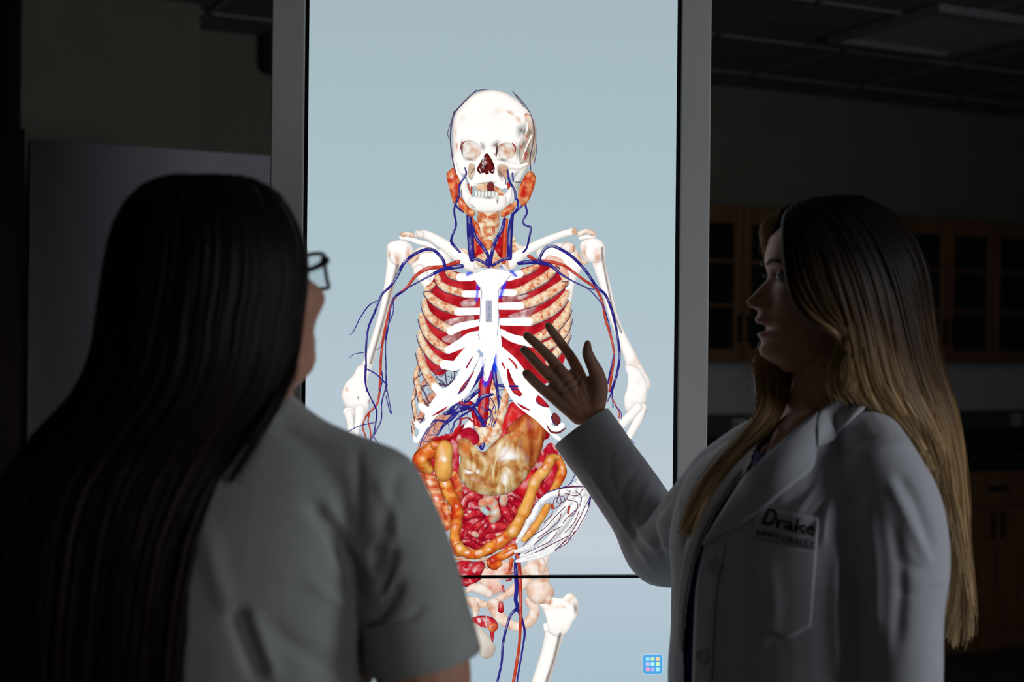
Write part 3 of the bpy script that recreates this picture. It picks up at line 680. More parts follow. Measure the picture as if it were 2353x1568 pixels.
# ---- ribs
vl = Pic(.6)
def rib(txt, r, mat=A_rib):
    p = Pic(.62); p.tube(txt, r, 11).build('rib', mat)
    pts, sc = pp(txt); pts = catmull(pts, 30)
    T = np.gradient(pts, axis=0); T /= np.hypot(*T.T)[:, None]
    Nn = np.column_stack([-T[:, 1], T[:, 0]]); Nn *= np.sign(Nn[:, 1])[:, None]
    rr = (np.mean(r) if np.ndim(r) else r) / sc
    q = pts + Nn * (rr + 0.6)
    vl.tube('X ' + ' '.join('%.1f,%.1f' % tuple(a) for a in q[2:-1:3]), 1.0, 5, cap=False)
Rr = [('B 985,490 1010,520 1090,545', 34), ('B 880,540 910,600 960,640 1040,665 1120,688', [26, 32, 36, 36, 34]), ('B 850,600 790,660 840,740 930,800 1060,845', [20, 30, 40, 44, 40]), ('B 765,740 775,820 810,890 890,960 990,1010', [18, 30, 38, 42, 40]),
      ('B 735,880 760,980 800,1060 870,1130 965,1190', [22, 34, 40, 42, 38]), ('B 725,1030 745,1120 790,1200 850,1270 930,1320', [20, 32, 38, 40, 38]), ('B 718,1190 740,1300 785,1410 860,1530', [22, 36, 42, 44])]
for t, r in Rr[::-1]: rib(t, r)
rib('H 195,110 155,250 175,400 210,560 240,650', [24, 36, 38, 38, 36]); rib('H 150,420 118,560 128,680 145,800 155,900', [14, 22, 26, 28, 24]); rib('H 125,780 115,940 122,1080', [8, 18, 20])
Rl = [('C 290,515 360,485 450,440', [36, 32, 20]), ('C 240,678 330,650 430,600 540,530 610,440 560,410', [36, 42, 46, 44, 32, 20]), ('C 300,795 420,760 540,700 630,640 700,570 670,530', [40, 46, 48, 46, 30, 16]), ('C 365,940 470,900 570,850 660,770 715,680', [46, 50, 50, 46, 26]),
      ('C 400,1110 540,1040 640,960 700,880 735,780', [40, 46, 48, 40, 20]), ('C 470,1180 600,1130 680,1050 720,960 740,860', [40, 44, 40, 30, 16]), ('C 560,1300 640,1200 700,1110 735,1020', [40, 40, 30, 16])]
for t, r in Rl[::-1]: rib(t, r)
vl.build('rib_vein', A_dvein)
# ---- costal cartilage and breastbone
c = Pic(.95)
c.tube('B 1085,540 1190,545', [36, 30]).tube('B 1130,690 1290,690', 31).tube('B 1070,850 1280,845', [36, 32]).tube('B 1000,1025 1090,985 1270,945', [36, 36, 30]).tube('B 980,1195 1090,1140 1180,1080 1290,1045', [34, 44, 44, 30])
c.tube('B 940,1330 1040,1335 1110,1270 1190,1180 1300,1110', [38, 44, 50, 48, 36]).tube('H 545,90 700,110 850,80', [44, 52, 60])
c.build('rib_cartilage', A_white)
c = Pic(.95)
c.tube('H 960,-10 850,190 770,350 680,450 580,530 500,600 410,700 330,830', [74, 80, 84, 84, 94, 90, 74, 56]).tube('H 1070,40 985,230 905,410 830,510 740,575 620,640 480,730 400,800 310,920 230,1030', [42, 40, 38, 40, 46, 52, 50, 46, 42, 34])
c.tube('H 420,420 490,490 580,560', [52, 62, 80]).tube('H 225,680 290,740 390,760', [42, 52, 60]).tube('H 160,920 215,975 310,930', [34, 44, 50]).tube('H 128,1110 152,1165 180,1150 270,990', [18, 28, 28, 34])
c.build('costal_arch', A_white)
c = Pic(.95)
c.tube('C 190,545 290,510', [30, 34]).tube('C 70,678 235,678', 31).tube('C 90,800 295,797', [32, 37]).tube('C 130,940 365,940', [34, 40]).tube('C 120,1030 230,1090 400,1130', [26, 36, 44])
c.build('rib_cartilage', A_white)
c = Pic(.95)
c.tube('H 1290,-60 1460,120 1590,320 1690,490 1800,630 1900,750 1990,870', [100, 120, 132, 140, 130, 110, 70]).tube('H 1250,10 1335,150 1400,340 1480,490 1570,630 1700,740 1850,850 1950,960 2100,1110 2160,1150', [44, 46, 46, 50, 46, 46, 46, 40, 30, 16])
c.tube('H 1940,880 2000,980 2090,1010 2180,950', [60, 50, 44, 36]).build('costal_arch', A_white)
s_ = Pic(.6)
s_.tube('H 935,10 855,150', [8, 12], 5).tube('H 955,210 870,340 800,440 745,510', [6, 18, 26, 8], 7).tube('H 595,690 490,760 385,818', [4, 16, 4], 5).tube('H 1425,180 1470,350 1530,460 1590,520', [14, 36, 46, 32]).tube('H 1440,20 1520,100 1550,160', [8, 14, 12], 5).tube('H 1350,90 1385,160', [12, 8], 5).tube('H 1565,650 1640,700 1720,738', [6, 16, 8], 5)
s_.blob('H 1815,600 1860,540 2000,690 1930,695 1850,660').build('arch_gap', A_lung)
Pic(.7).blob('H 2025,840 2075,775 2160,870 2115,955 2060,930').tube('H 1970,960 2030,1040 2130,1050 2230,990', [8, 14, 14, 8], 5).build('arch_gap', A_rust)
Pic(.6).tube('H 850,150 930,10', 3, 5).tube('H 750,505 830,400 900,280', 9, 5).tube('H 1450,410 1560,410', 14).tube('H 1470,440 1560,460', 8).tube('H 1820,600 1850,650 1930,690', 5, 5).tube('H 2025,830 2050,900 2110,955', 6, 5).build('gap_vein', A_vein)
Pic(.6).tube('X 1076,630 1098,614 1128,610 1164,615 1182,632', 7, 7, fade=True).tube('X 1160,648 1150,680', 8, 7, fade=True).tube('X 1098,655 1095,690', 5, 7, fade=True).tube('X 1124,800 1122,840 1116,878', [26, 20, 13], 9, fade=True).tube('X 1134,805 1138,850', [9, 7], 9, fade=True).build('selection_glow', A_glow)
st = Pic(.95)
st.blob('X 1085,634 1098,621 1128,616 1160,620 1172,632 1160,648 1146,664 1110,666 1095,650', 4).tube('X 1127,655 1124,690 1124,740 1126,792', [24, 21, 23, 27]).tube('X 1126,780 1122,830 1116,872', [19, 12, 5])
st.build('breastbone', A_white)
v = Pic(.6)
for t in ('1172,634 1158,652 1146,668 1144,700 1146,730 1142,770', '1094,652 1106,668 1104,700 1102,740', '1090,625 1128,617 1165,622', '1115,826 1111,850 1116,874', '1102,780 1098,768'):
    v.tube('X ' + t, 0.7, 5)
v.build('outline_vein', anat('pale line', [(0, (150, 152, 190)), (1, (170, 170, 205))], 50))
# printed label on the breastbone
Pic(1).poly('X 1115.5,691 1115.5,741 1130,741 1130,691', 0).build('name_plate', A_label)
# ---- collar bones
Pic(.78).tube('B 710,150 800,165 930,240 1060,335 1170,420 1230,450', [36, 40, 50, 60, 62, 50]).build('collar_bone', A_bone)
Pic(.7).tube('B 720,150 740,160', [34, 28]).blob('B 1205,400 1255,360 1300,395 1290,440 1215,470').build('collar_bone_end', A_bonetan)
Pic(.78).tube('C 190,420 330,312 500,220 680,150 775,128', [62, 46, 36, 30, 32]).build('collar_bone', A_bone)
Pic(.6).tube('C 780,120 782,140', 22).blob('C 130,400 180,370 190,430 215,480 170,450').build('collar_bone_end', A_bonetan)
# ---- arm bones
Pic(.74).tube('B 490,330 480,430 450,600 400,850 330,1100 262,1300 180,1480', [64, 56, 46, 42, 44, 46, 66], 13).blob('B 430,255 470,220 560,205 640,240 668,300 655,360 610,410 540,440 470,410 432,340', 2).build('upper_arm_bone', A_bone)
Pic(.6).blob('B 610,230 672,300 655,380 600,420 580,330', fade=True).blob('B 480,300 560,320 550,460 500,440', fade=True).blob('B 430,290 470,300 450,400', fade=True).blob('B 470,560 500,600 440,760 420,700', fade=True).build('upper_arm_stain', A_stain)
Pic(.6).tube('B 520,440 470,640 415,850 345,1100 285,1300', 26, 9, fade=True).build('upper_arm_shade', A_shade)
Pic(.74).blob('D 250,0 180,120 80,230 30,360 40,450 100,540 200,575 330,620 370,560 385,480 420,440 375,300 350,150 390,0', 2.4).build('elbow', A_bone)
Pic(.74).blob('D 45,590 80,545 160,545 200,600 170,660 80,650', 1.6).tube('D 125,620 140,720 155,830 175,930', [56, 46, 46, 60]).tube('D 265,570 255,690 225,800 215,920', [72, 60, 34, 34]).build('forearm_bone', A_bone)
Pic(.74).tube('C 980,330 1010,450 1070,650 1120,850 1180,1020 1260,1200 1340,1400 1380,1500', [70, 56, 46, 40, 42, 52, 76, 90], 13).blob('C 830,250 870,205 960,188 1030,220 1057,280 1050,360 990,410 900,400 850,350', 2).build('upper_arm_bone', A_bone)
Pic(.6).blob('C 870,215 900,260 880,370 930,410 850,370 825,300', fade=True).blob('C 950,260 1040,270 1040,360 980,460 940,400', fade=True).blob('E 1900,160 1990,200 1950,260 1880,240', fade=True).blob('D 60,300 110,260 120,360', fade=True).build('upper_arm_stain', A_stain)
Pic(.6).tube('C 1030,280 1038,400 1085,640 1135,860 1200,1030', 18, 9, fade=True).tube('E 1990,470 2030,560 1960,720 1880,860', 28, 9, fade=True).blob('D 220,400 260,380 250,470', fade=True).blob('D 360,440 400,420 390,520', fade=True).blob('E 1850,200 1930,200 1900,240', fade=True).blob('E 1850,370 1900,340 1880,440', fade=True).build('upper_arm_shade', A_shade)
Pic(.74).blob('E 1770,0 1900,0 2010,140 2052,270 2040,420 2010,510 1900,545 1790,595 1750,440 1790,290 1800,130', 2.4, bump=.2).build('elbow', A_bone)
Pic(.74).tube('E 1990,540 1930,700 1850,850 1790,960', [56, 56, 50, 50]).tube('E 1930,540 1840,640 1750,730 1660,820', [62, 60, 60, 60]).build('forearm_bone', A_bone)
# ---- arm vessels
Pic(.6).tube('B 1070,400 940,445 800,460 690,525 600,640 500,720 450,840 400,1060 375,1250 370,1400 362,1560', [20, 18, 18, 14, 12, 12, 11, 11, 11, 11, 11]).tube('D 530,0 525,200 515,350 480,500 380,610 320,700 300,800 330,890 350,980', [14, 14, 14, 14, 13, 10, 9, 9, 9]).tube('D 385,620 370,720 400,850 400,1000', 9).build('artery', A_art)
v = Pic(.6)
v.tube('B 1100,440 960,462 880,492 780,545 640,622 560,680 490,725', [20, 18, 16, 9, 6, 6, 5]).tube('B 950,450 930,380 860,305 790,288 680,330 580,415 520,530 460,620 380,700 320,850 260,1000 240,1180 240,1350 235,1480 250,1568', [14, 14, 14, 14, 14, 14, 13, 11, 10, 10, 9, 9, 8, 8, 8]).tube('B 480,730 485,850 430,1000 415,1150 420,1400 420,1568', 6, 7)
v.tube('B 560,670 490,720 460,830 440,980 420,1100', 6, 7).tube('B 360,745 270,790 190,900 130,1020 90,1062', [7, 6, 5, 4, 2], 7).tube('B 215,1217 130,1232 90,1268', [4, 3, 2], 5).tube('B 380,1155 350,1185 325,1185', 3, 5).tube('B 245,1365 330,1410 430,1510', 6, 7)
v.tube('D 335,0 330,200 380,370 460,530 480,620 465,750 440,880 380,980', 10, 7).tube('D 600,0 600,250 545,480 540,690 480,830 430,920 380,970', 8, 7).tube('D 600,250 625,380 668,612 640,560 600,400', 7, 7).tube('D 110,855 250,780 465,730', 6, 5).tube('D 440,920 490,990 520,1070', 7, 7).tube('D 545,80 555,180 520,330', 7, 7)
v.build('vein', A_vein)
Pic(.6).tube('C 370,350 440,390 560,400 680,432 760,485 860,560 970,640 1030,760 1060,920 1110,1080 1135,1230 1120,1400 1095,1568', [16, 16, 16, 14, 13, 12, 12, 11, 11, 11, 10, 10, 10]).tube('E 1600,0 1575,150 1570,330', [12, 10, 8]).tube('E 1590,400 1650,520 1690,600 1690,670', 8).build('artery', A_art)
v = Pic(.6)
v.tube('C 460,400 480,340 520,280 580,260 650,285 760,355 880,480 980,625 1060,700 1120,850 1165,1050 1185,1250 1160,1420 1110,1568', [13, 14, 14, 14, 14, 14, 13, 13, 12, 12, 11, 11, 11, 11]).tube('C 280,415 420,402 560,432 660,512 780,582 900,642 980,722 1040,800 1080,920 1110,1040', [16, 22, 16, 11, 7, 6, 5, 5, 5, 5]).tube('C 890,640 940,645 970,650', 5, 5).tube('C 1135,1240 1100,1400 1080,1500', 7, 7)
v.tube('E 1690,0 1645,180 1600,330 1540,460', 10).tube('E 1600,330 1610,540', 8).tube('E 1590,0 1550,200', 7).tube('E 1640,520 1710,600 1715,690', 5, 5).tube('E 1840,950 1880,1000', 5, 5)
v.build('vein', A_vein)
# ---- neck
Pic(.62).blob('A 420,1280 480,1350 520,1450 560,1568 440,1600 410,1450').blob('A 690,1340 690,1450 670,1600 590,1600 640,1470').tube('A 470,1568 640,1568', 60).build('throat_muscle', A_aorta)
Pic(.68).tube('A 555,1200 555,1300 550,1380', [95, 100, 90]).tube('A 550,1400 550,1450', [70, 52]).tube('C 20,330 60,400', [60, 60]).tube('A 500,1640 620,1660', 60).build('neck_spine', A_spine)
Pic(.62).tube('A 520,1360 530,1400 560,1410 600,1390 600,1350', 14).tube('A 550,1500 550,1520', [50, 30]).tube('A 500,1230 540,1260 620,1250', 14).tube('A 420,1290 450,1340 480,1420', [14, 26, 10]).build('larynx', A_gland)
Pic(.6).tube('A 715,1280 705,1420 700,1568 695,1660', 19).tube('A 405,1250 430,1400 440,1568', 14).build('neck_artery', anat('carotid', [(0.3, (206, 66, 34)), (0.7, (222, 86, 44))], 40, 2, (140, 34, 20), .6, spec=.5, spec_noise=60))
v = Pic(.6)
v.tube('A 382,1240 392,1400 402,1560 410,1630', [24, 30, 28, 26]).tube('A 410,1330 440,1430 520,1540 560,1620 565,1680', [13, 15, 15, 14, 12]).tube('A 775,1230 758,1320 748,1450 745,1620', [12, 22, 24, 24]).tube('A 700,1270 680,1360 620,1470 590,1568 575,1680', [13, 15, 15, 15, 12]).tube('A 410,1630 470,1640 560,1690', 13).tube('A 745,1620 680,1640 590,1690', 13).tube('A 540,1640 560,1700', 14)
v.build('jugular_vein', A_vein)
# ---- skull
Pic(.72).blob('A 565,112 430,150 330,235 265,320 240,430 238,560 243,700 256,790 300,860 420,900 650,900 800,870 920,800 972,740 985,640 982,450 955,360 900,280 800,190 690,130', 5, c='600,480', rings=9).blob('A 300,560 420,540 540,560 650,540 800,540 830,700 820,800 790,850 700,900 690,1000 610,965 540,950 440,960 390,960 350,870 280,850 250,750', 5, tilt=.35).build('skull', A_bone)
Pic(.72).blob('A 880,330 910,400 895,480 850,540 830,640 838,760 870,800 930,775 972,660 982,450 950,370 910,320', 3, c='910,560').build('temple', A_pelvis)
sh_ = Pic(.7)
for t in ('800,420 890,390 905,450 880,520 820,560 790,500', '850,470 900,440 895,510 860,520', '930,360 990,420 990,620 950,480', '820,560 860,600 850,800 815,700', '860,540 900,560 890,640 850,620', '940,640 985,600 980,760 940,760', '840,720 880,730 870,810 840,800', '830,540 980,500 990,680 920,790 850,780', '880,360 985,420 985,600 860,560', '850,820 890,830 800,1060 780,1020'):
    sh_.blob('A ' + t, fade=True)
sh_.build('temple_shade', A_olive)
sh_ = Pic(.7)
for t in ('700,290 780,290 800,350 740,330', '240,420 280,450 270,540 240,520', '250,560 290,580 285,680 255,660', '880,380 960,400 950,480 900,440', '780,330 850,350 860,420 800,400', '380,760 440,780 430,860 390,900'):
    sh_.blob('A ' + t, fade=True)
sh_.build('temple_tan_shade', A_stain)  # tan fades: bone tint plus soft shading drawn into the skull's sides
sh_ = Pic(.7)
for t in ('830,600 880,590 870,660 840,650', '860,660 910,640 930,720 870,720', '890,560 940,540 930,620 900,640', '880,520 930,500 900,560', '870,700 910,690 900,760 870,750', '600,600 640,585 640,620 605,625', '600,680 640,670 635,710 610,705', '660,665 705,645 690,670', '415,680 445,680 440,700', '395,790 418,780 412,815'):
    sh_.blob('A ' + t, fade=True)
sh_.build('temple_red_stain', A_redst)
Pic(.8).tube('A 945,520 890,640 850,760', [9, 6, 3], 7).tube('A 900,400 905,450 890,510', [5, 8, 4], 7).build('cheek_arch', A_bone)
Pic(.66).blob('A 310,640 330,580 400,562 470,600 492,660 470,712 400,738 330,722', 3, flip=-.8).blob('A 640,620 680,590 740,582 795,620 802,670 770,722 700,733 645,695', 3, flip=-.8).build('eye_socket', A_socket)
Pic(.6).tube('A 305,645 315,600 345,572', [4, 9, 4], 7).tube('A 770,588 795,620 798,665', [4, 8, 4], 7).tube('A 300,650 308,615', 3, 5).build('socket_edge', anat('deep red', [(0, (150, 24, 30)), (1, (176, 40, 44))], 40))
Pic(.6).tube('A 628,590 632,640 625,705', [4, 11, 5], 7).tube('A 316,620 320,690', [8, 5], 5).build('socket_shadow', anat('socket dark', [(0, (72, 58, 54)), (1, (90, 74, 68))], 40))
Pic(.7).blob('A 385,770 430,785 435,850 405,920 370,880').blob('A 640,790 720,790 745,870 705,940 650,900').tube('A 690,940 700,900', 14).build('cheek_hollow', anat('hollow', [(.3, (176, 130, 96)), (.5, (206, 180, 152)), (.7, (226, 210, 190))], 60, 3, (240, 235, 230), .8))
Pic(.6).blob('A 540,680 500,735 455,815 475,860 520,855 540,872 565,855 600,862 613,810 585,735', 2).build('nose_opening', A_darkred)
hl = Pic()
for t in ('478,825 492,855', '560,845 575,865', '590,840 604,828', '515,720 500,770'): hl.tube('A ' + t, [8, 5], 7, fade=True)
hl.build('wet_highlight', A_gloss)
Pic(.75).tube('A 245,740 275,850 325,930', [18, 26, 20]).tube('A 760,790 830,800 900,775', [36, 22, 14]).poly('A 440,890 540,880 645,885 700,905 728,985 700,992 640,958 560,938 480,948 400,985 380,965 420,920').build('cheek_bone', A_bone)
Pic(.7).blob('A 440,970 500,945 560,950 560,1010 470,1015').tube('A 620,1000 700,1060', 22).tube('A 640,1050 690,1070', 20).build('palate', A_spine)
Pic(.8).poly('A 550,942 600,942 608,1015 546,1015', 8).build('palate_gap', A_rust)
Pic(.6).tube('A 405,980 400,1060', [8, 10]).tube('A 375,960 380,1020', 9).tube('A 735,950 745,1000', [12, 16]).build('jaw_muscle', A_art)
Pic(.74).tube('A 335,930 340,1000 372,1085 430,1145 540,1172 650,1150 715,1095 765,1015 785,960', [22, 34, 42, 46, 40, 46, 42, 30, 18]).blob('A 400,1075 540,1070 690,1060 722,1100 690,1180 560,1208 430,1190 372,1130', 3).build('jaw_bone', A_bone)
Pic(.62).tube('A 890,815 830,890 795,980 780,1060 765,1120', [24, 30, 28, 22, 12]).tube('A 645,1060 640,1130', [5, 3], 5).tube('A 800,940 790,990', [10, 8], 5).build('jaw_branch', anat('grey bone', [(.3, (206, 204, 196)), (.6, (240, 238, 232))], 40, 2, (150, 150, 140), .7))
t_ = Pic(.62)
for x, y in ((445, 0), (474, 4), (505, 8), (535, 8), (566, 6), (597, 6), (628, 10)): t_.tube('A %d,%d %d,%d' % (x, 1028 + y, x, 1072 + y), [15, 10], 9)
t_.build('tooth', anat('tooth', [(0, (236, 236, 230)), (1, (250, 250, 246))], 30, 1, (120, 110, 104), .8))
Pic(.6).blob('A 250,805 190,850 180,890 200,980 220,1060 240,1130 265,1140 290,1080 302,960 290,900 262,850', 1.8, bump=.3).blob('A 930,838 880,885 830,1000 820,1080 850,1150 890,1145 940,1060 980,930 970,870', 1.8, bump=.3).build('salivary_gland', A_gland)
Pic(.6).blob('A 240,850 300,900 300,1060 270,1100 225,1000', fade=True).blob('A 905,860 915,960 890,1100 850,1140 820,1080 840,980', fade=True).blob('A 890,900 900,1000 870,1100 830,1080', fade=True).build('gland_core', anat('gland core', [(.3, (176, 8, 18)), (.7, (206, 24, 28))], 60, 3, (160, 10, 20), 0, alpha=True))
Pic(.6, wob=.11).tube('A 295,1095 340,1175 405,1220', [24, 38, 30]).tube('A 800,1130 745,1185 690,1225', [20, 34, 30]).build('jaw_gland', A_gland)
v = Pic(.6)
v.tube('A 345,810 355,870 300,960 290,1060 255,1150 250,1220 265,1330 225,1440 230,1490 300,1570', [6, 9, 9, 10, 9, 9, 9, 10, 13, 10], 7).tube('A 265,1150 290,1180 325,1205', 9, 7).tube('A 725,830 745,930 790,1010 800,1080 820,1110 815,1180 770,1235', [8, 10, 10, 10, 10, 12, 12], 7).tube('A 855,1155 800,1210', 9, 7).tube('A 890,1150 900,1220 865,1290 890,1330 935,1350 920,1450 900,1530 870,1570', [9, 9, 9, 9, 10, 9, 9, 9], 7).tube('A 770,860 780,930', 7, 7)
v.build('face_vein', A_vein)
v = Pic(.6)
v.tube('A 560,105 460,118 400,155 320,238 250,320 222,430 215,560 226,680 245,790 262,850', [2, 4, 5, 6, 7, 7, 6, 6, 6, 6], 5).tube('A 770,122 840,195 930,320 965,450 955,600 930,720 935,830', [3, 5, 4, 5, 4, 6, 5], 5).tube('A 450,110 380,170 330,220', 3, 5).tube('A 245,300 240,330 262,300', 3, 5).tube('A 215,410 190,500 205,560 195,530', 3, 5).tube('A 780,130 850,230 880,270', 3, 5).tube('A 985,600 985,680 965,780', 3, 5)
v.tube('A 320,1000 310,1040 320,1080', 3, 5).tube('A 660,850 700,900 715,960', 4, 5).tube('A 800,940 860,940', 4, 5).tube('A 400,860 430,820', 3, 5)
v.build('scalp_vessel', A_dvein)
sh_ = Pic(.7)
for t in ('560,600 640,540 680,580 640,640 590,650', '480,560 540,600 520,680 480,640', '300,560 330,540 330,640 305,640', '330,700 460,730 440,760 330,745', '640,710 760,740 720,770 620,740', '800,560 830,640 820,760 795,700', '480,1080 560,1060 640,1080 560,1100', '620,1090 650,1080 645,1150 625,1130', '620,800 660,790 700,940 660,930', '430,950 640,925 620,945 460,965', '380,1120 450,1170 420,1180'):
    sh_.blob('A ' + t, fade=True)
sh_.build('skull_shade', A_shade)
sh_ = Pic(.7)
for t in ('390,620 450,620 480,680 430,710 380,660', '660,640 740,620 770,690 700,720', '395,780 420,780 420,830', '660,790 700,780 730,880 690,920', '480,580 500,590 490,610'):
    sh_.blob('A ' + t, fade=True)
sh_.build('skull_tan_shade', A_stain)  # tan fades in sockets and cheeks: bone tint plus drawn-in shading
# ---- thigh, hip vessels
Pic(.74).tube('G 1090,880 1045,1010 1010,1150 965,1300 915,1460 880,1570', [118, 96, 88, 88, 90, 90], 13).blob('G 890,650 1000,598 1080,603 1145,603 1172,566 1210,553 1262,570 1302,650 1300,770 1245,850 1195,950 1100,1010 985,950 972,830 935,720', 4.5, c='1110,740', rings=9).tube('G 965,890 975,930', 30).build('thigh_bone', A_bone, lower)
Pic(.66).blob('G 765,540 790,450 860,410 960,410 1030,480 1050,560 1000,640 900,670 810,640', 1.8).tube('G 1000,600 990,650', 22).build('thigh_joint', A_pelvis, lower)
Pic(.7).blob('G 1150,640 1200,580 1250,600 1230,680', fade=True).blob('G 980,600 1060,620 1020,700 960,680', fade=True).blob('G 1120,690 1180,690 1170,720', fade=True).build('thigh_stain', A_stain, lower)
Pic(.7).blob('G 1230,640 1300,640 1310,770 1260,800', fade=True).tube('G 1110,990 1050,1230 970,1480', 30, 9, fade=True).build('thigh_shade', A_shade, lower)
Pic(.7).tube('G 140,540 200,500 290,510 380,560', [16, 40, 56, 40]).tube('G 100,640 190,640 240,720 230,790', [50, 50, 40, 24]).tube('G 240,640 250,720', [16, 20]).build('pubic_bone', A_pelvis, lower)
Pic(.6).blob('G 170,830 260,790 400,800 470,880 440,945 330,910 210,880').tube('G 520,480 530,540', [12, 8]).tube('G 500,660 500,730', [24, 30]).tube('G 410,950 410,1050', [26, 10]).tube('G 560,420 600,410', 14).build('pelvic_muscle', A_gut, lower)
Pic(.6).blob('G 370,880 430,870 475,895 440,950 370,940').build('pelvic_tissue', A_gland, lower)
Pic(.7).blob('G 170,870 260,875 340,960 400,1040 442,1110 420,1200 330,1232 280,1180 240,1050', 2).tube('G 345,860 355,720 400,660', 5, 7).tube('G 355,930 345,860', 6, 7).build('pelvic_gland', A_pale, lower)
Pic(.6).tube('G 450,260 430,200 560,160 640,110', [40, 44, 36, 30]).tube('G 420,270 480,250', 36).build('colon_end', A_colon)
Pic(.6).tube('G 610,210 590,330', [24, 16]).tube('G 560,350 620,340', 12).build('hip_fat', A_gland)
Pic(.6).tube('G 690,110 655,220 655,350 662,500 652,620 668,700 600,780 560,900 520,1080 505,1280 450,1520 430,1600', [24, 18, 20, 22, 20, 18, 15, 14, 13, 12, 12, 12]).tube('G 665,700 715,820 745,960 720,1150 670,1450 660,1580', [16, 14, 12, 10, 9, 9]).build('leg_vein', A_vein, lower)
Pic(.6).tube('G 665,150 690,260 698,420 706,620 702,850 690,1080 655,1330 625,1500 615,1600', [16, 18, 18, 16, 15, 15, 17, 17, 17]).build('leg_artery', A_art, lower)
# ---- hand bones in front of the hip
hb = Pic(.72, wob=.10)
for t, r in (('1640,640 1500,665 1400,715 1345,765', [46, 36, 32, 36]), ('1330,780 1290,870 1255,930', [36, 28, 34]), ('1235,950 1215,990 1185,1050', [34, 26, 24]), ('1180,1060 1150,1110 1120,1150', [26, 28, 18]),
             ('1720,640 1640,750 1560,850 1480,940', [46, 40, 36, 46]), ('1460,960 1390,1040 1320,1110 1250,1190', [40, 34, 34, 36]), ('1230,1200 1170,1230 1105,1250', [30, 26, 16]),
             ('1770,650 1700,790 1620,910 1530,1030', [44, 38, 34, 42]), ('1510,1050 1420,1150 1330,1220 1270,1250', [38, 32, 30, 30]), ('1250,1260 1200,1280 1160,1290', [26, 22, 16]),
             ('1810,680 1750,840 1670,980 1570,1110', [38, 34, 30, 36]), ('1545,1130 1460,1210 1380,1260 1290,1290', [32, 28, 26, 26]), ('1270,1295 1190,1320 1115,1345', [22, 20, 14]),
             ('1840,700 1800,860 1730,1000 1650,1100', [30, 28, 24, 30]), ('1630,1120 1540,1200 1420,1270', [26, 24, 22]), ('1400,1280 1280,1320 1140,1345', [20, 18, 14]),
             ('1750,560 1800,600', 44), ('1700,600 1760,660', 50), ('1640,610 1680,630', 40), ('1800,560 1850,660', 44), ('1740,500 1790,540', 36)):
    hb.tube('F ' + t, r)
hb.build('hand_bone', A_hand)
hv = Pic(.6)
for i, t in enumerate(('1800,600 1620,610 1440,650 1330,740 1260,840', '1760,600 1640,600 1540,640 1560,760 1500,820', '1650,640 1600,740 1520,760 1540,670', '1850,700 1790,820 1720,960 1640,1090 1500,1240', '1860,690 1830,820 1760,960 1680,1080 1560,1180', '1700,640 1760,700 1740,800 1640,890 1580,960', '1600,800 1500,900 1400,1010 1280,1090 1180,1190',
    '1560,1000 1480,1040 1380,1100 1290,1180', '1640,900 1700,860 1720,760 1620,730', '1520,1060 1440,1150 1340,1200 1200,1270', '1660,1080 1560,1130 1440,1190 1300,1260', '1700,1040 1620,1160 1500,1230', '1560,870 1530,950 1440,1030 1330,1110', '1780,620 1720,690 1600,670', '1450,760 1470,870 1390,960', '1600,740 1580,700 1500,720 1480,770', '1740,840 1690,960 1600,1060')):
    hv.tube('F ' + t, [2.5, 4, 3] if False else 4, 5)
hv.build('hand_vessel', anat('hand vessel', [(.35, (70, 30, 90)), (.5, (120, 44, 60)), (.65, (60, 40, 130))], 60))
Pic(.6).tube('F 1700,480 1640,580 1540,620 1420,660', 5, 5).tube('F 1860,690 1830,790', 7, 5).build('hand_vessel', A_vein)
Pic(.58, wob=.11).tube('F 1420,800 1360,910 1270,1040 1190,1130', [36, 40, 40, 32]).build('colon', A_yellow)
Pic(.6).tube('F 1470,790 1480,810', 16).tube('F 1640,800 1630,860', 12).build('hand_muscle', A_art)
# ---- app button at the lower right corner of the glass
def round_rect(x0, y0, x1, y1, r):
    pts = []
    for cx, cy, a0 in ((x1 - r, y0 + r, -90), (x1 - r, y1 - r, 0), (x0 + r, y1 - r, 90), (x0 + r, y0 + r, 180)):
        for a in (0, 22.5, 45, 67.5, 90): pts.append((cx + r * math.cos(math.radians(a0 + a)), cy + r * math.sin(math.radians(a0 + a))))
    return 'X ' + ' '.join('%.2f,%.2f' % p for p in pts)
Pic(1).poly(round_rect(1474, 1500.5, 1522, 1549, 8), 60).build('app_button_rim', anat('button rim', [(0, (170, 205, 232)), (1, (172, 207, 234))], 5), lower)
Pic(1).poly(round_rect(1476.5, 1503, 1519.5, 1546.5, 6), 60).build('app_button', anat('button blue', [(0, (70, 160, 226)), (1, (88, 176, 236))], 30, stretch=(1, 1, 1)), lower)
cols = [(150, 222, 250), (190, 232, 190), (250, 205, 160), (190, 190, 245), (170, 240, 255), (205, 238, 180), (250, 160, 200), (180, 172, 245), (165, 230, 245)]
for i, cc in enumerate(cols):
    x = 1486.4 + (i % 3) * 11.5; y = 1513 + (i // 3) * 11.6
    Pic(1).poly(round_rect(x - 4.3, y - 4.3, x + 4.3, y + 4.3, 1.3), 40).build('app_button_tile', anat('tile %d' % i, [(.3, cc), (.7, tuple(min(255, q + 14) for q in cc))], 60), lower)
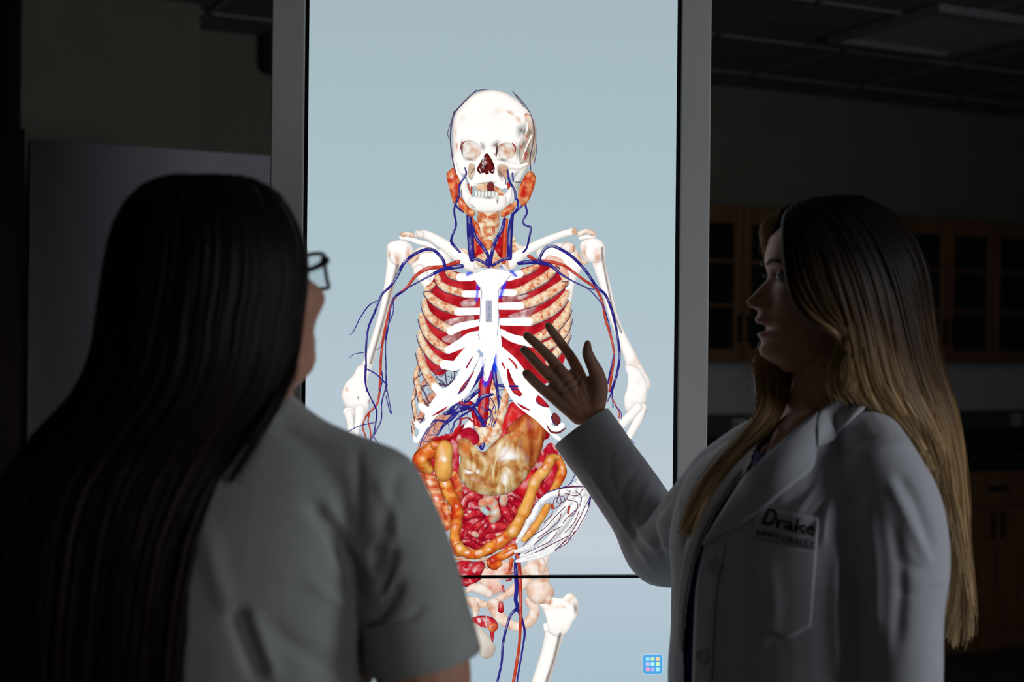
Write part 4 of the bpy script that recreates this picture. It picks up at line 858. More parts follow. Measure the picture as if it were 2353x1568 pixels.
# name of the selected bone, printed upright on its plate
def text_mesh(body, size, bold=0.0, shear=0.0, spacing=1.0):
    cu = bpy.data.curves.new('lettering', 'FONT'); cu.body = body; cu.size = size; cu.offset = bold; cu.shear = shear; cu.space_character = spacing
    cu.align_x = 'CENTER'; cu.align_y = 'CENTER'; cu.resolution_u = 6
    o = bpy.data.objects.new('lettering', cu); COL.objects.link(o)
    dg = bpy.context.evaluated_depsgraph_get(); dg.update()
    me = bpy.data.meshes.new_from_object(o.evaluated_get(dg))
    v = np.array([q.co[:] for q in me.vertices]); f = [tuple(p.vertices) for p in me.polygons]
    bpy.data.objects.remove(o); bpy.data.meshes.remove(me)
    return v, f
tv, tf = text_mesh('Sternum', 13.5)
LAYER[0] += 1
pu, pw_ = S(1122.8 - tv[:, 1] * 1.0, 716 - tv[:, 0] * 1.0)
mesh_obj('name_lettering', np.column_stack([pu, np.full(len(tv), -0.0006 - LAYER[0] * 5e-5), pw_]), tf, A_labtxt, upper, False, {'shade': np.tile([1, 0, 0, 1.0], (len(tv), 1))})
# ------------------------------------------------------------------ people: shared builders
def lerp_tab(tab, x):
    t = np.array(tab); return np.interp(x, t[:, 0], t[:, 1])
T_W = [(-.135, .018), (-.126, .030), (-.118, .038), (-.10, .047), (-.07, .057), (-.03, .066), (0, .070), (.04, .075), (.065, .072), (.085, .060), (.10, .036), (.108, .008)]
T_BF = [(-.135, .046), (-.126, .058), (-.118, .067), (-.105, .073), (-.08, .075), (-.05, .074), (-.02, .071), (0, .068), (.02, .0735), (.035, .0755), (.06, .069), (.085, .05), (.10, .027), (.108, .006)]
T_BB = [(-.135, -.012), (-.12, .002), (-.10, .022), (-.07, .055), (-.03, .086), (0, .098), (.04, .103), (.065, .094), (.085, .073), (.10, .042), (.108, .010)]
T_PR = [(-.135, .046), (-.126, .056), (-.1186, .071), (-.111, .0815), (-.102, .0845), (-.091, .0790), (-.0855, .0840), (-.0790, .0885), (-.0755, .0680), (-.0690, .0680), (-.0655, .0880), (-.059, .0910), (-.0524, .0850), (-.046, .0870), (-.042, .0995), (-.034, .1045), (-.018, .0890), (0.0, .0720), (.019, .0748), (.03, .0757), (.06, .069), (.108, .006)]
T_SG = [(-.13, .024), (-.10, .021), (-.085, .024), (-.06, .022), (-.05, .019), (-.042, .0135), (-.034, .011), (-.015, .0085), (0, .0095), (.02, .03), (.05, .05)]
def head_shape(C, F, L, U, sc=1.0, nl=110, nt=96, cheek=.004):
    us = np.concatenate([np.linspace(-.135, -.03, 62), np.linspace(-.028, .10, nl - 70), np.linspace(.1015, .108, 8)])
    V = []
    for u in us:
        w = lerp_tab(T_W, u); bf = lerp_tab(T_BF, u); bb = lerp_tab(T_BB, u); pr = lerp_tab(T_PR, u); sg = lerp_tab(T_SG, u)
        cf, hd = (bf - bb) / 2, (bf + bb) / 2
        for k in range(nt):
            th = 2 * math.pi * k / nt + 0.35 * math.sin(2 * math.pi * k / nt) * -1
            c, s = math.cos(th), math.sin(th)
            f = cf + hd * math.copysign(abs(c) ** (2 / 2.25), c); l = w * math.copysign(abs(s) ** (2 / 2.25), s)
            if c > 0:
                f += (pr - bf) * math.exp(-(l / sg) ** 2)
                for sd in (-1, 1):
                    f += .006 * math.exp(-((l - sd * .013) / .0055) ** 2 - ((u + .041) / .006) ** 2)
                    f -= .012 * math.exp(-((l - sd * .030) / .016) ** 2 - ((u - .003) / .010) ** 2)
                    f += .0075 * math.exp(-((l - sd * .032) / .0095) ** 2 - ((u - .002) / .0075) ** 2)
                    f += .003 * math.exp(-((l - sd * .030) / .018) ** 2 - ((u - .019) / .006) ** 2)
                    q = cheek * math.exp(-((l - sd * .045) / .020) ** 2 - ((u + .030) / .024) ** 2); f += q; l += sd * q * .7
            V.append(C + sc * (f * F + l * L + u * U))
    Fc = [(i * nt + k, i * nt + (k + 1) % nt, (i + 1) * nt + (k + 1) % nt, (i + 1) * nt + k) for i in range(len(us) - 1) for k in range(nt)]
    Fc.append(tuple(range(nt))[::-1]); Fc.append(tuple((len(us) - 1) * nt + k for k in range(nt)))
    return V, Fc

def hand_shape(W0, D, Nn, T, sc=1.0, curl=0.35):
    """relaxed hand: wrist W0, pointing D, palm normal Nn (palm side), thumb side T"""
    D, Nn, T = (np.asarray(q, float) / np.linalg.norm(q) for q in (D, Nn, T)); out = []
    for x, ln, r, c in ((.028, .072, .0085, .9), (.009, .080, .0088, 1.0), (-.010, .074, .0084, 1.15), (-.028, .058, .0075, 1.3)):
        k = W0 + sc * (D * .088 + T * x); pts = [W0 + sc * (D * .01 + T * x * .7), k]; rr = [.0135, .0115]
        a = 0.15; p = k
        for seg in (.45, .32, .23):
            a += curl * c; p = p + sc * ln * seg * (D * math.cos(a) + Nn * math.sin(a)) + sc * T * x * .05; pts.append(p); rr.append(r * (1.02 - .12 * len(rr) / 5))
        out.append(tube3(pts, np.array(rr) * sc, 12))
    tp = [W0 + sc * (D * .012 + T * .018), W0 + sc * (D * .045 + T * .042 + Nn * .012), W0 + sc * (D * .075 + T * .052 + Nn * .022), W0 + sc * (D * .1 + T * .05 + Nn * .03)]
    out.append(tube3(tp, np.array([.014, .012, .0095, .0075]) * sc, 12))
    out.append(tube3([W0 - D * .03, W0 + sc * D * .02, W0 + sc * D * .06], np.array([.024, .024, .022]) * sc, 14))
    return out

def ell_ring(c, R, Fw, a, b, n=44, p=2.3):
    out = []
    for k in range(n):
        t = 2 * math.pi * k / n; x, y = math.cos(t), math.sin(t)
        out.append(np.asarray(c) + R * a * math.copysign(abs(x) ** (2 / p), x) + Fw * b * math.copysign(abs(y) ** (2 / p), y))
    return out

def trunk(levels, R, Fw, da=0.0, n=44):
    """levels: (py, px, depth, a, b)"""
    lv = np.array(levels, float); q = catmull(lv, len(lv) * 4)
    return loft([ell_ring(P(r[1], r[0], r[2]), R, Fw, max(r[3] + da, .01), max(r[4] + da, .01), n) for r in q])

def PP(pts): return [P(*q[:3]) for q in pts]
def ptube(pts, da=0.0, **kw): return tube3(PP(pts), [q[3] + da for q in pts], **kw)

def hair_mesh(name, groups, mat, parent, seed=1):
    """hair made of many tapering locks and strands laid between guide curves (world points)"""
    r = np.random.RandomState(seed); V, Fc, A = [], [], []
    for guides, n_lock, n_str, r_lock, r_str, jit, *tint in groups:
        t0 = tint[0] if tint else 0.0
        M = 26
        G = np.array([catmull(g, M) for g in guides])             # guides x M x 3
        gn = len(G)
        def at(s):
            s = min(max(s, 0), gn - 1 - 1e-6); i = int(s); u = s - i
            a, b, c, d = G[max(i - 1, 0)], G[i], G[min(i + 1, gn - 1)], G[min(i + 2, gn - 1)]
            return 0.5 * (2 * b + (c - a) * u + (2 * a - 5 * b + 4 * c - d) * u * u + (3 * b - a - 3 * c + d) * u ** 3)
        tt = np.linspace(0, 1, M)
        for j in range(n_lock + n_str):
            lock = j < n_lock
            s = (j + .5) / n_lock * (gn - 1) if lock else r.uniform(0, gn - 1)
            p = at(s).copy()
            off = r.normal(size=3) * jit * (0.35 if lock else 0.8); ph = r.uniform(0, 6.28, 3)
            env = (0.25 + tt)[:, None]
            p += off * env + np.array([np.sin(tt * r.uniform(4, 8) + q) for q in ph]).T * jit * 0.45 * env
            if True:                                                # uneven lengths
                cut = r.uniform(.80, 1.06); p = catmull(p[:max(4, int(M * min(cut, 1)))], M)
            rad = (r_lock * (1.0 - .55 * tt ** 3) if lock else r_str * r.uniform(.7, 1.3) * (1 - .6 * tt ** 2)) * np.clip(tt * 8 + .35, 0, 1)
            tan, N, B = frames(p); n = 7 if lock else 4; k0 = len(V)
            for i in range(M):
                for k in range(n):
                    a = 2 * math.pi * k / n; V.append(p[i] + (N[i] * math.cos(a) + B[i] * math.sin(a)) * rad[i])
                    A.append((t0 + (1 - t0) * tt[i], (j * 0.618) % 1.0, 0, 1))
            for i in range(M - 1):
                for k in range(n): Fc.append((k0 + i * n + k, k0 + i * n + (k + 1) % n, k0 + (i + 1) * n + (k + 1) % n, k0 + (i + 1) * n + k))
            Fc.append(tuple(k0 + k for k in range(n))[::-1]); Fc.append(tuple(k0 + (M - 1) * n + k for k in range(n)))
    return mesh_obj(name, V, Fc, mat, parent, True, {'strand': A})

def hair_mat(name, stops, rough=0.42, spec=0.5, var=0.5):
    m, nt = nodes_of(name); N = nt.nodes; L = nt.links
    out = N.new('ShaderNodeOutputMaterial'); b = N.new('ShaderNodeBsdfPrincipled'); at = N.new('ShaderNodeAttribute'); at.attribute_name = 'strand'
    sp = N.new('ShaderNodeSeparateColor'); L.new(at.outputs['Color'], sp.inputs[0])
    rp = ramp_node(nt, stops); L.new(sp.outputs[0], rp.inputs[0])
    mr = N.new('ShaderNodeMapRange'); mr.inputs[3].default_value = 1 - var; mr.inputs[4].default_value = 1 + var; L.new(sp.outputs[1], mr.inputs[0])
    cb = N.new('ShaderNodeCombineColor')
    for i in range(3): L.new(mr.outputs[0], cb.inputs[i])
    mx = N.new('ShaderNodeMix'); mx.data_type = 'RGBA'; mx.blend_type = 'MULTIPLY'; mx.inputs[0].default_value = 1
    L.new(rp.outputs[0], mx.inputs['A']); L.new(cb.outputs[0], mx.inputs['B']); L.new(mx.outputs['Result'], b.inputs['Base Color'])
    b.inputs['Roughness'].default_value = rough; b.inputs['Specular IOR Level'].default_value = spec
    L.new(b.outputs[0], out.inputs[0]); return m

def skin_mat(name, a, b_, lip):
    m, nt = nodes_of(name); N = nt.nodes; L = nt.links
    out = N.new('ShaderNodeOutputMaterial'); b = N.new('ShaderNodeBsdfPrincipled'); tc = N.new('ShaderNodeTexCoord')
    no = N.new('ShaderNodeTexNoise'); no.inputs['Scale'].default_value = 60; no.inputs['Detail'].default_value = 4; L.new(tc.outputs['Object'], no.inputs[0])
    rp = ramp_node(nt, [(.35, a), (.65, b_)]); L.new(no.outputs['Fac'], rp.inputs[0])
    at = N.new('ShaderNodeAttribute'); at.attribute_name = 'lip'; sp = N.new('ShaderNodeSeparateColor'); L.new(at.outputs['Color'], sp.inputs[0])
    mx = N.new('ShaderNodeMix'); mx.data_type = 'RGBA'; L.new(sp.outputs[0], mx.inputs[0]); L.new(rp.outputs[0], mx.inputs['A']); mx.inputs['B'].default_value = lin(lip)
    L.new(mx.outputs['Result'], b.inputs['Base Color']); b.inputs['Roughness'].default_value = .5; b.inputs['Specular IOR Level'].default_value = .4
    b.inputs['Subsurface Weight'].default_value = .015; b.inputs['Subsurface Radius'].default_value = (.008, .003, .0015); b.inputs['Subsurface Scale'].default_value = 1.0
    n2 = N.new('ShaderNodeTexNoise'); n2.inputs['Scale'].default_value = 700; L.new(tc.outputs['Object'], n2.inputs[0]); bp = N.new('ShaderNodeBump'); bp.inputs['Strength'].default_value = .08; bp.inputs['Distance'].default_value = .001
    L.new(n2.outputs['Fac'], bp.inputs['Height']); L.new(bp.outputs[0], b.inputs['Normal'])
    L.new(b.outputs[0], out.inputs[0]); return m

def paint_lips(o, C, F, L, U, sc):
    v = (get_v(o) - C) / sc; f, l, u = v @ F, v @ L, v @ U
    k = (np.exp(-((u + .062) / .0055) ** 2) + np.exp(-((u + .079) / .006) ** 2)) * np.exp(-(l / .022) ** 4) * (f > .06)
    a = np.zeros((len(v), 4), np.float32); a[:, 0] = np.clip(k, 0, 1); a[:, 3] = 1
    at = o.data.attributes.new('lip', 'FLOAT_COLOR', 'POINT'); at.data.foreach_set('color', a.ravel())

def cloth(name, a, b_, scale=700, rough=0.9):
    return pbr(name, [(.3, a), (.7, b_)], 30, 4, rough=rough, bump=.25, bump_scale=scale, spec=.2, sheen=.15)

def under(o, root):
    o.parent = root; o.data.transform(root.matrix_world.inverted()); return o

M_skin1 = skin_mat('warm skin', (196, 142, 116), (206, 152, 126), (170, 92, 84))
M_skin2 = skin_mat('fair skin', (206, 152, 124), (216, 162, 134), (176, 92, 88))
M_tee = cloth('grey t-shirt jersey', (168, 170, 164), (178, 180, 174))
M_jean = cloth('dark denim', (34, 40, 54), (46, 52, 66))
M_shoe = pbr('shoe leather', [(.3, (40, 38, 36)), (.7, (50, 48, 46))], 20, rough=.5)
M_hair1 = hair_mat('dark brown hair', [(0, (16, 12, 10)), (.5, (22, 15, 12)), (1, (34, 22, 16))], .5, .16, .4)
M_specs = pbr('black acetate', [(.3, (10, 10, 12)), (.7, (14, 14, 16))], 10, rough=.3)
def lens_mat():
    m, nt = nodes_of('spectacle lens'); N = nt.nodes; L = nt.links
    out = N.new('ShaderNodeOutputMaterial'); t = N.new('ShaderNodeBsdfTransparent'); g = N.new('ShaderNodeBsdfGlossy'); g.inputs['Roughness'].default_value = .02
    t.inputs[0].default_value = (.95, .96, .97, 1); mx = N.new('ShaderNodeMixShader'); mx.inputs[0].default_value = .05
    L.new(t.outputs[0], mx.inputs[1]); L.new(g.outputs[0], mx.inputs[2]); L.new(mx.outputs[0], out.inputs[0]); return m
M_lens = lens_mat()

def open_cuff(name, c0, ax, prof, mat, n=40):
    t1 = np.cross(ax, FV); t1 /= np.linalg.norm(t1); t2 = np.cross(ax, t1)
    rings = [[c0 + ax * h + (t1 * math.cos(k * 2 * math.pi / n) + t2 * math.sin(k * 2 * math.pi / n)) * r for k in range(n)] for h, r in prof]
    V, Fc = loft(rings, False); return mesh_obj(name, V, Fc, mat)

def legs(root, hip_c, R, Fw, spread=.09, hipz=.93):
    """trousers and shoes standing on the floor"""
    hip_c = np.array(hip_c); sh = []
    sh.append(loft([ell_ring(hip_c * [1, 1, 0] + [0, 0, z], R, Fw, a, b) for z, a, b in ((.80, .17, .115), (.86, .178, .12), (.92, .172, .118), (1.0, .15, .108), (1.03, .14, .10))]))
    for s in (-1, 1):
        b = hip_c * [1, 1, 0] + R * s * spread
        sh.append(tube3([b + [0, 0, .84], b + [0, 0, .65], b + R * s * .005 + [0, 0, .48], b + R * s * .01 + [0, 0, .28], b + R * s * .01 + [0, 0, .075]], [.088, .080, .066, .060, .056], 20))
    o = fuse('trousers', sh, M_jean, .008, 4); under(o, root)
    for s in (-1, 1):
        b = hip_c * [1, 1, 0] + R * s * (spread + .01)
        V, Fc = tube3([b - Fw * .06 + [0, 0, .042], b + Fw * .02 + [0, 0, .05], b + Fw * .1 + [0, 0, .04], b + Fw * .16 + [0, 0, .034]], [.036, .042, .042, .032], 18)
        V = [np.array([q[0], q[1], max(q[2], .004)]) for q in V]
        o = mesh_obj('shoe', V, Fc, M_shoe); under(o, root)

# ================================================================== the dark-haired woman seen from behind
DL = 1.62
g = P(500, 1750, 1.66)
woman = empty('person', (g[0], g[1], 0)); bpy.context.view_layer.update()
tag(woman, 'person in grey t-shirt and black-rimmed glasses with long dark hair, seen from behind', 'person')
a = math.radians(43); tl = math.radians(12)
hF0 = np.array([math.sin(a), math.cos(a), 0]); hF = hF0 * math.cos(tl) + np.array([0, 0, math.sin(tl)])
hU = np.array([0, 0, math.cos(tl)]) - hF0 * math.sin(tl); hL = np.cross(hU, hF)
HC1 = P(560, 650, DL); HS1 = .97
a = math.radians(16); tF = np.array([math.sin(a), math.cos(a), 0]); tR = np.array([math.cos(a), -math.sin(a), 0])
LEV1 = [(930, 560, 1.640, .060, .060), (965, 550, 1.645, .085, .068), (1000, 540, 1.65, .12, .078), (1060, 525, 1.65, .165, .095), (1130, 512, 1.65, .188, .108), (1250, 500, 1.65, .190, .118), (1400, 490, 1.65, .192, .118), (1568, 480, 1.655, .196, .118), (1750, 480, 1.66, .180, .122), (1900, 480, 1.66, .190, .128)]
ARM_R = [(862, 1135, 1.60, .056), (915, 1265, 1.59, .059), (945, 1380, 1.585, .061), (957, 1432, 1.585, .0615)]
ARM_L = [(130, 1150, 1.72, .056), (85, 1270, 1.72, .059), (64, 1380, 1.71, .061), (58, 1432, 1.71, .0615)]
sh = [head_shape(HC1, hF, hL, hU, HS1, cheek=.017)]
sh.append(ptube([(545, 740, 1.62, .05), (552, 850, 1.63, .052), (560, 950, 1.645, .062)]))
sh.append(trunk(LEV1[1:], tR, tF, -.012))
for s in (-1, 1): sh.append(ball(HC1 + HS1 * (hL * s * .071 - hU * .008 - hF * .005), (.007, .017, .03), 8, np.array([hL, hF, hU])))
sh.append(ptube([(862, 1135, 1.60, .05), (920, 1280, 1.59, .05), (958, 1420, 1.585, .052), (972, 1560, 1.585, .054), (985, 1700, 1.59, .046), (985, 1800, 1.60, .044), (980, 1950, 1.615, .036), (975, 2080, 1.63, .028)]))
sh.append(ptube([(130, 1150, 1.72, .05), (85, 1280, 1.72, .05), (62, 1420, 1.71, .052), (50, 1560, 1.71, .054), (45, 1700, 1.71, .046), (50, 1800, 1.72, .044), (55, 1950, 1.735, .036), (60, 2080, 1.75, .028)]))
sh += hand_shape(P(975, 2085, 1.63), (0, .05, -1), -tR, tF, .95)
sh += hand_shape(P(60, 2085, 1.75), (0, .05, -1), tR, tF, .95)
body = fuse('body', sh, M_skin1, .0038, 2); paint_lips(body, HC1, hF, hL, hU, HS1); under(body, woman)
# t-shirt
sh = [trunk(LEV1, tR, tF, 0.0)]
sh.append(ptube([(585, 985, 1.645, .058), (700, 1058, 1.62, .052), (862, 1135, 1.60, .056)]))
sh.append(ptube([(490, 985, 1.66, .058), (300, 1060, 1.69, .052), (130, 1150, 1.72, .056)]))
for A_ in (ARM_R, ARM_L):
    V, Fc = ptube(A_, cap=True, n=28)
    sh.append((V, Fc))
tee = fuse('t_shirt', sh, M_tee, .0042, 8)
folds(tee, [([(712, 1150), (760, 1220), (800, 1290), (836, 1375)], 18, -0.0113), ([(738, 1150), (790, 1215), (826, 1290)], 15, 0.0035), ([(874, 1255), (866, 1290), (866, 1320)], 15, -0.0113), ([(908, 1260), (884, 1330), (868, 1368)], 11, -0.0095),
            ([(922, 1340), (888, 1395), (858, 1440)], 12, -0.0095), ([(850, 1420), (842, 1480), (842, 1568)], 12, -0.0104), ([(540, 1395), (566, 1470), (600, 1568)], 22, -0.0087), ([(575, 1395), (600, 1470), (640, 1568)], 17, 0.0043), ([(620, 1440), (700, 1500), (790, 1540)], 20, -0.0035), ([(820, 1030), (826, 1130), (816, 1240)], 11, -0.0035),
            ([(920, 1060), (900, 1150), (880, 1240)], 17, -0.0035), ([(660, 980), (760, 1020), (900, 1060)], 10, 0.0027), ([(980, 1390), (930, 1430), (880, 1450)], 10, -0.0035), ([(860, 1090), (905, 1180), (915, 1250)], 15, 0.0035), ([(700, 1330), (780, 1380), (830, 1400)], 17, 0.0035), ([(470, 1200), (500, 1330), (540, 1420)], 25, 0.0035)], -.0075)
ripple(tee, .0016, 26, 3)
# sleeve hem stitching ridge
hems = []
for A_ in (ARM_R, ARM_L):
    c0 = P(*A_[-1][:3]); ax = c0 - P(*A_[-2][:3]); ax /= np.linalg.norm(ax)
    hems.append(open_cuff('sleeve_hem', c0, ax, [(-.014, .0605), (.020, .0632), (.044, .0640), (.0455, .0625), (.044, .0605), (.020, .0595), (.010, .045)], M_tee))
under(tee, woman)
for o in hems: under(o, woman); o.parent = tee
legs(woman, P(485, 1750, 1.66), tR, tF)
# hair: closed head of hair with the opening at the face, long fall over the back
LV = [(424, 478, 78, 1.62, .030), (440, 480, 136, 1.62, .055), (470, 480, 170, 1.62, .078), (520, 481, 199, 1.62, .095), (570, 483, 214, 1.62, .104), (620, 481, 222, 1.62, .108), (680, 476, 226, 1.62, .110), (740, 463, 222, 1.615, .108), (800, 456, 224, 1.61, .104), (850, 440, 225, 1.605, .098), (900, 418, 228, 1.60, .092), (950, 382, 232, 1.595, .085),
      (1000, 342, 242, 1.59, .078), (1050, 308, 250, 1.585, .070), (1100, 276, 252, 1.575, .064), (1150, 252, 252, 1.565, .058), (1250, 222, 242, 1.55, .050), (1400, 202, 232, 1.54, .044), (1568, 186, 232, 1.54, .040), (1720, 180, 225, 1.545, .036)]
def hair_pt(lv, th):
    py, cx, hw, d, hd = lv
    return P(cx, py, d) + np.array([math.cos(th) * hw * d / FPX, math.sin(th) * hd, 0])
guides = []
for th in np.radians(np.concatenate([np.linspace(62, 180, 7), np.linspace(200, 352, 11)])):
    guides.append([P(480, 416, 1.62) + np.array([.006 * math.cos(th), .006 * math.sin(th), 0])] + [hair_pt(lv, th) for lv in LV])
inner = []
for th in np.radians(np.linspace(75, 345, 14)):
    inner.append([P(480, 422, 1.62)] + [hair_pt((l_[0], l_[1], l_[2] * .93, l_[3], l_[4] * .90), th) for l_ in LV])
fr = [[P(480, 416, 1.62), P(585, 440, 1.63), P(650, 490, 1.65), P(685, 545, 1.66), P(690, 610, 1.66), P(690, 690, 1.66), P(684, 760, 1.65), P(672, 840, 1.63), P(650, 905, 1.60), P(612, 970, 1.56), P(560, 1060, 1.54)],
      [P(480, 416, 1.62), P(600, 450, 1.62), P(668, 510, 1.62), P(694, 570, 1.61), P(700, 630, 1.60), P(694, 700, 1.60), P(684, 780, 1.59), P(668, 850, 1.575), P(636, 920, 1.555), P(590, 1000, 1.54), P(530, 1110, 1.535)]]
hair_mesh('hair', [(guides, 230, 1500, .0075, .0009, .0045), (inner, 110, 0, .0115, .001, .002), (fr, 16, 160, .0040, .0008, .003)], M_hair1, None, 3)
hair = bpy.data.objects['hair']; under(hair, woman)
# spectacles
gl = empty('glasses'); gl.parent = woman
def hp(f, l, u): return HC1 + HS1 * (f * hF + l * hL + u * hU)
for s in (-1, 1):
    pts = []
    for k in range(24):
        t = 2 * math.pi * k / 24; x, y = math.cos(t), math.sin(t)
        pts.append((.088 - .010 * abs(x) ** 2 * (1 if x * s > 0 else .2), s * .0325 + .0245 * math.copysign(abs(x) ** .6, x), -.002 + .0215 * math.copysign(abs(y) ** .6, y)))
    w_ = [hp(*q) for q in pts]
    V, Fc = tube3(w_ + [w_[0]], .0024, 8, cap=False, res=73)
    o = mesh_obj('rim', V, Fc, M_specs); under(o, woman); o.parent = gl
    V = [hp(.0865 - .010 * ((q[1] * s - .0325) / .0245) ** 2 * (1 if (q[1] * s - .0325) > 0 else .2), q[1], q[2]) for q in pts]; V += [q - hF * .0015 for q in V]
    n = 24; Fc = [tuple(range(n)), tuple(range(n, 2 * n))[::-1]] + [(k, (k + 1) % n, n + (k + 1) % n, n + k) for k in range(n)]
    o = mesh_obj('lens', V, Fc, M_lens, None, False); under(o, woman); o.parent = gl
    V, Fc = tube3([hp(.078, s * .057, .013), hp(.074, s * .066, .012), hp(.05, s * .0745, .008), hp(.01, s * .078, .004), hp(-.015, s * .077, -.004), hp(-.03, s * .074, -.022)], [.0046, .0046, .0034, .0026, .0022, .002], 10, flat=.6, flat_dir=hL)
    o = mesh_obj('temple_arm', V, Fc, M_specs); under(o, woman); o.parent = gl
V, Fc = tube3([hp(.088, .010, .004), hp(.092, 0, .007), hp(.088, -.010, .004)], .002, 8)
o = mesh_obj('bridge', V, Fc, M_specs); under(o, woman); o.parent = gl
# ================================================================== the blonde woman in the white coat
M_coat = cloth('white coat cotton', (206, 206, 208), (214, 214, 216), 900)
M_navy = cloth('navy scrub cotton', (30, 40, 112), (38, 50, 128), 900)
M_button = pbr('white button', [(.3, (186, 182, 170)), (.7, (194, 190, 178))], 30, rough=.35)
M_ink = pbr('black thread', [(.3, (8, 8, 14)), (.7, (12, 12, 18))], 60, rough=.8, spec=.1)
M_ink2 = pbr('grey thread', [(.3, (64, 64, 66)), (.7, (72, 72, 74))], 60, rough=.8, spec=.1)
M_hair2 = hair_mat('blonde hair', [(0, (22, 16, 12)), (.26, (32, 24, 18)), (.5, (84, 60, 36)), (.78, (178, 142, 96)), (1, (214, 182, 134))], .42, .14, .4)  # root-to-tip colour; dark crown and golden lengths also paint in shade and light
M_brow = pbr('brow hair', [(.3, (60, 42, 30)), (.7, (74, 52, 38))], 60, rough=.7)
M_eye = pbr('eyeball', [(.3, (150, 140, 132)), (.7, (158, 148, 140))], 10, rough=.15)
DW = 2.04
g = P(1840, 1900, 2.06)
woman2 = empty('person', (g[0], g[1], 0)); bpy.context.view_layer.update()
tag(woman2, 'person in white coat over navy scrubs with long blonde hair, palm raised to the display', 'person')
a = math.radians(2)
gF = np.array([-math.cos(a), -math.sin(a), 0]); gU = np.array([0, 0, 1.0]); gL = np.cross(gU, gF)
HC2 = P(1880, 640, DW); HS2 = 1.0
a = math.radians(47); cF = np.array([-math.cos(a), -math.sin(a), 0]); cL = np.array([math.sin(a), -math.cos(a), 0]); cR = cL
LEV2 = [(985, 1893, 2.085, .070, .060), (1010, 1878, 2.08, .105, .076), (1040, 1862, 2.075, .140, .092), (1085, 1845, 2.07, .168, .110), (1150, 1832, 2.06, .178, .126), (1250, 1820, 2.06, .178, .140), (1350, 1818, 2.06, .174, .136), (1450, 1818, 2.06, .175, .133), (1568, 1820, 2.06, .182, .138), (1720, 1836, 2.06, .190, .145), (1880, 1840, 2.06, .200, .150), (2040, 1842, 2.06, .204, .152)]
NEAR = [(2030, 1082, 1.935, .053), (2060, 1170, 1.915, .060), (2073, 1290, 1.905, .0625), (2070, 1420, 1.90, .056), (2072, 1568, 1.895, .054), (2062, 1720, 1.885, .050), (2050, 1840, 1.875, .047)]
FAR = [(1665, 1105, 2.19, .058), (1600, 1195, 2.25, .062), (1528, 1268, 2.345, .060), (1478, 1185, 2.385, .057), (1425, 1106, 2.40, .056), (1381, 1045, 2.408, .0550)]
# body: head with face, neck, chest, both arms, the raised hand with five fingers
def h2(x, y, dz=0.0): return P(1180 + x / 4.6125, 720 + y / 4.6125, 2.42 + dz)
HP = 2.42 / FPX / 4.6125
hand = []
for pts, rr in (([(860, 1030, .0), (740, 760, -.002), (640, 520, -.002), (545, 375, -.004), (448, 245, -.010), (368, 132, -.020)], (70, 66, 50, 45, 43, 36)),
                ([(790, 1060, .0), (630, 800, -.004), (475, 575, -.004), (355, 440, -.008), (240, 325, -.015), (145, 240, -.026)], (70, 64, 52, 47, 45, 40)),
                ([(730, 1090, .0), (560, 870, -.004), (405, 690, -.004), (300, 590, -.010), (195, 475, -.018), (112, 388, -.030)], (70, 62, 52, 48, 46, 40)),
                ([(690, 1110, .0), (520, 970, -.003), (365, 850, -.004), (285, 785, -.010), (205, 710, -.018), (140, 640, -.028)], (66, 60, 50, 47, 46, 42)),
                ([(880, 1000, .0), (905, 800, -.008), (880, 640, -.014), (825, 520, -.020), (785, 420, -.026), (785, 318, -.036)], (80, 84, 70, 58, 50, 30))):
    hand.append(tube3([h2(*q) for q in pts], np.array(rr) * HP * 1.17, 16, flat=1.0, res=44))
hand.append(tube3([h2(820, 1150), h2(790, 1000), h2(700, 850, -.002), h2(600, 720)], np.array([105, 140, 150, 120]) * HP, 20, flat=.48, flat_dir=FV))
hand.append(tube3([h2(1040, 1500, .0), h2(880, 1230), h2(810, 1080)], np.array([130, 112, 112]) * HP, 20, flat=.75, flat_dir=FV))
sh = [head_shape(HC2, gF, gL, gU, HS2)] + hand
for s in (-1, 1): sh.append(ball(HC2 + HS2 * (gL * s * .071 - gU * .008 - gF * .005), (.007, .017, .03), 8, np.array([gL, gF, gU])))
sh.append(ptube([(1905, 720, 2.04, .045), (1903, 820, 2.045, .048), (1899, 900, 2.055, .049), (1880, 975, 2.065, .056), (1865, 1040, 2.07, .07)]))
sh.append(ptube([(1872, 960, 2.04, .032), (1842, 1020, 2.012, .042), (1815, 1075, 2.005, .045)]))
sh.append(trunk(LEV2[1:-1], cR, cF, -.010))
sh.append(ptube(NEAR, -.012)); sh.append(ptube(FAR[:-1] + [(1375, 1035, 2.41, .047)], -.014))
sh += hand_shape(P(2046, 1850, 1.875), (0, -.1, -1), gL * -1, gF, .92)
body = fuse('body', sh, M_skin2, .0027, 1, parent=None)
folds(body, [([(1180 + x / 4.6125, 720 + y / 4.6125) for x, y in q], 2.2, -.0022) for q in ([(770, 620), (690, 720), (690, 880), (740, 1010)], [(480, 790), (560, 730), (680, 660)], [(420, 870), (560, 820), (680, 740)], [(400, 640), (360, 740), (330, 860)], [(545, 470), (450, 560), (410, 640)], [(560, 480), (640, 430)])])
paint_lips(body, HC2, gF, gL, gU, HS2); under(body, woman2)
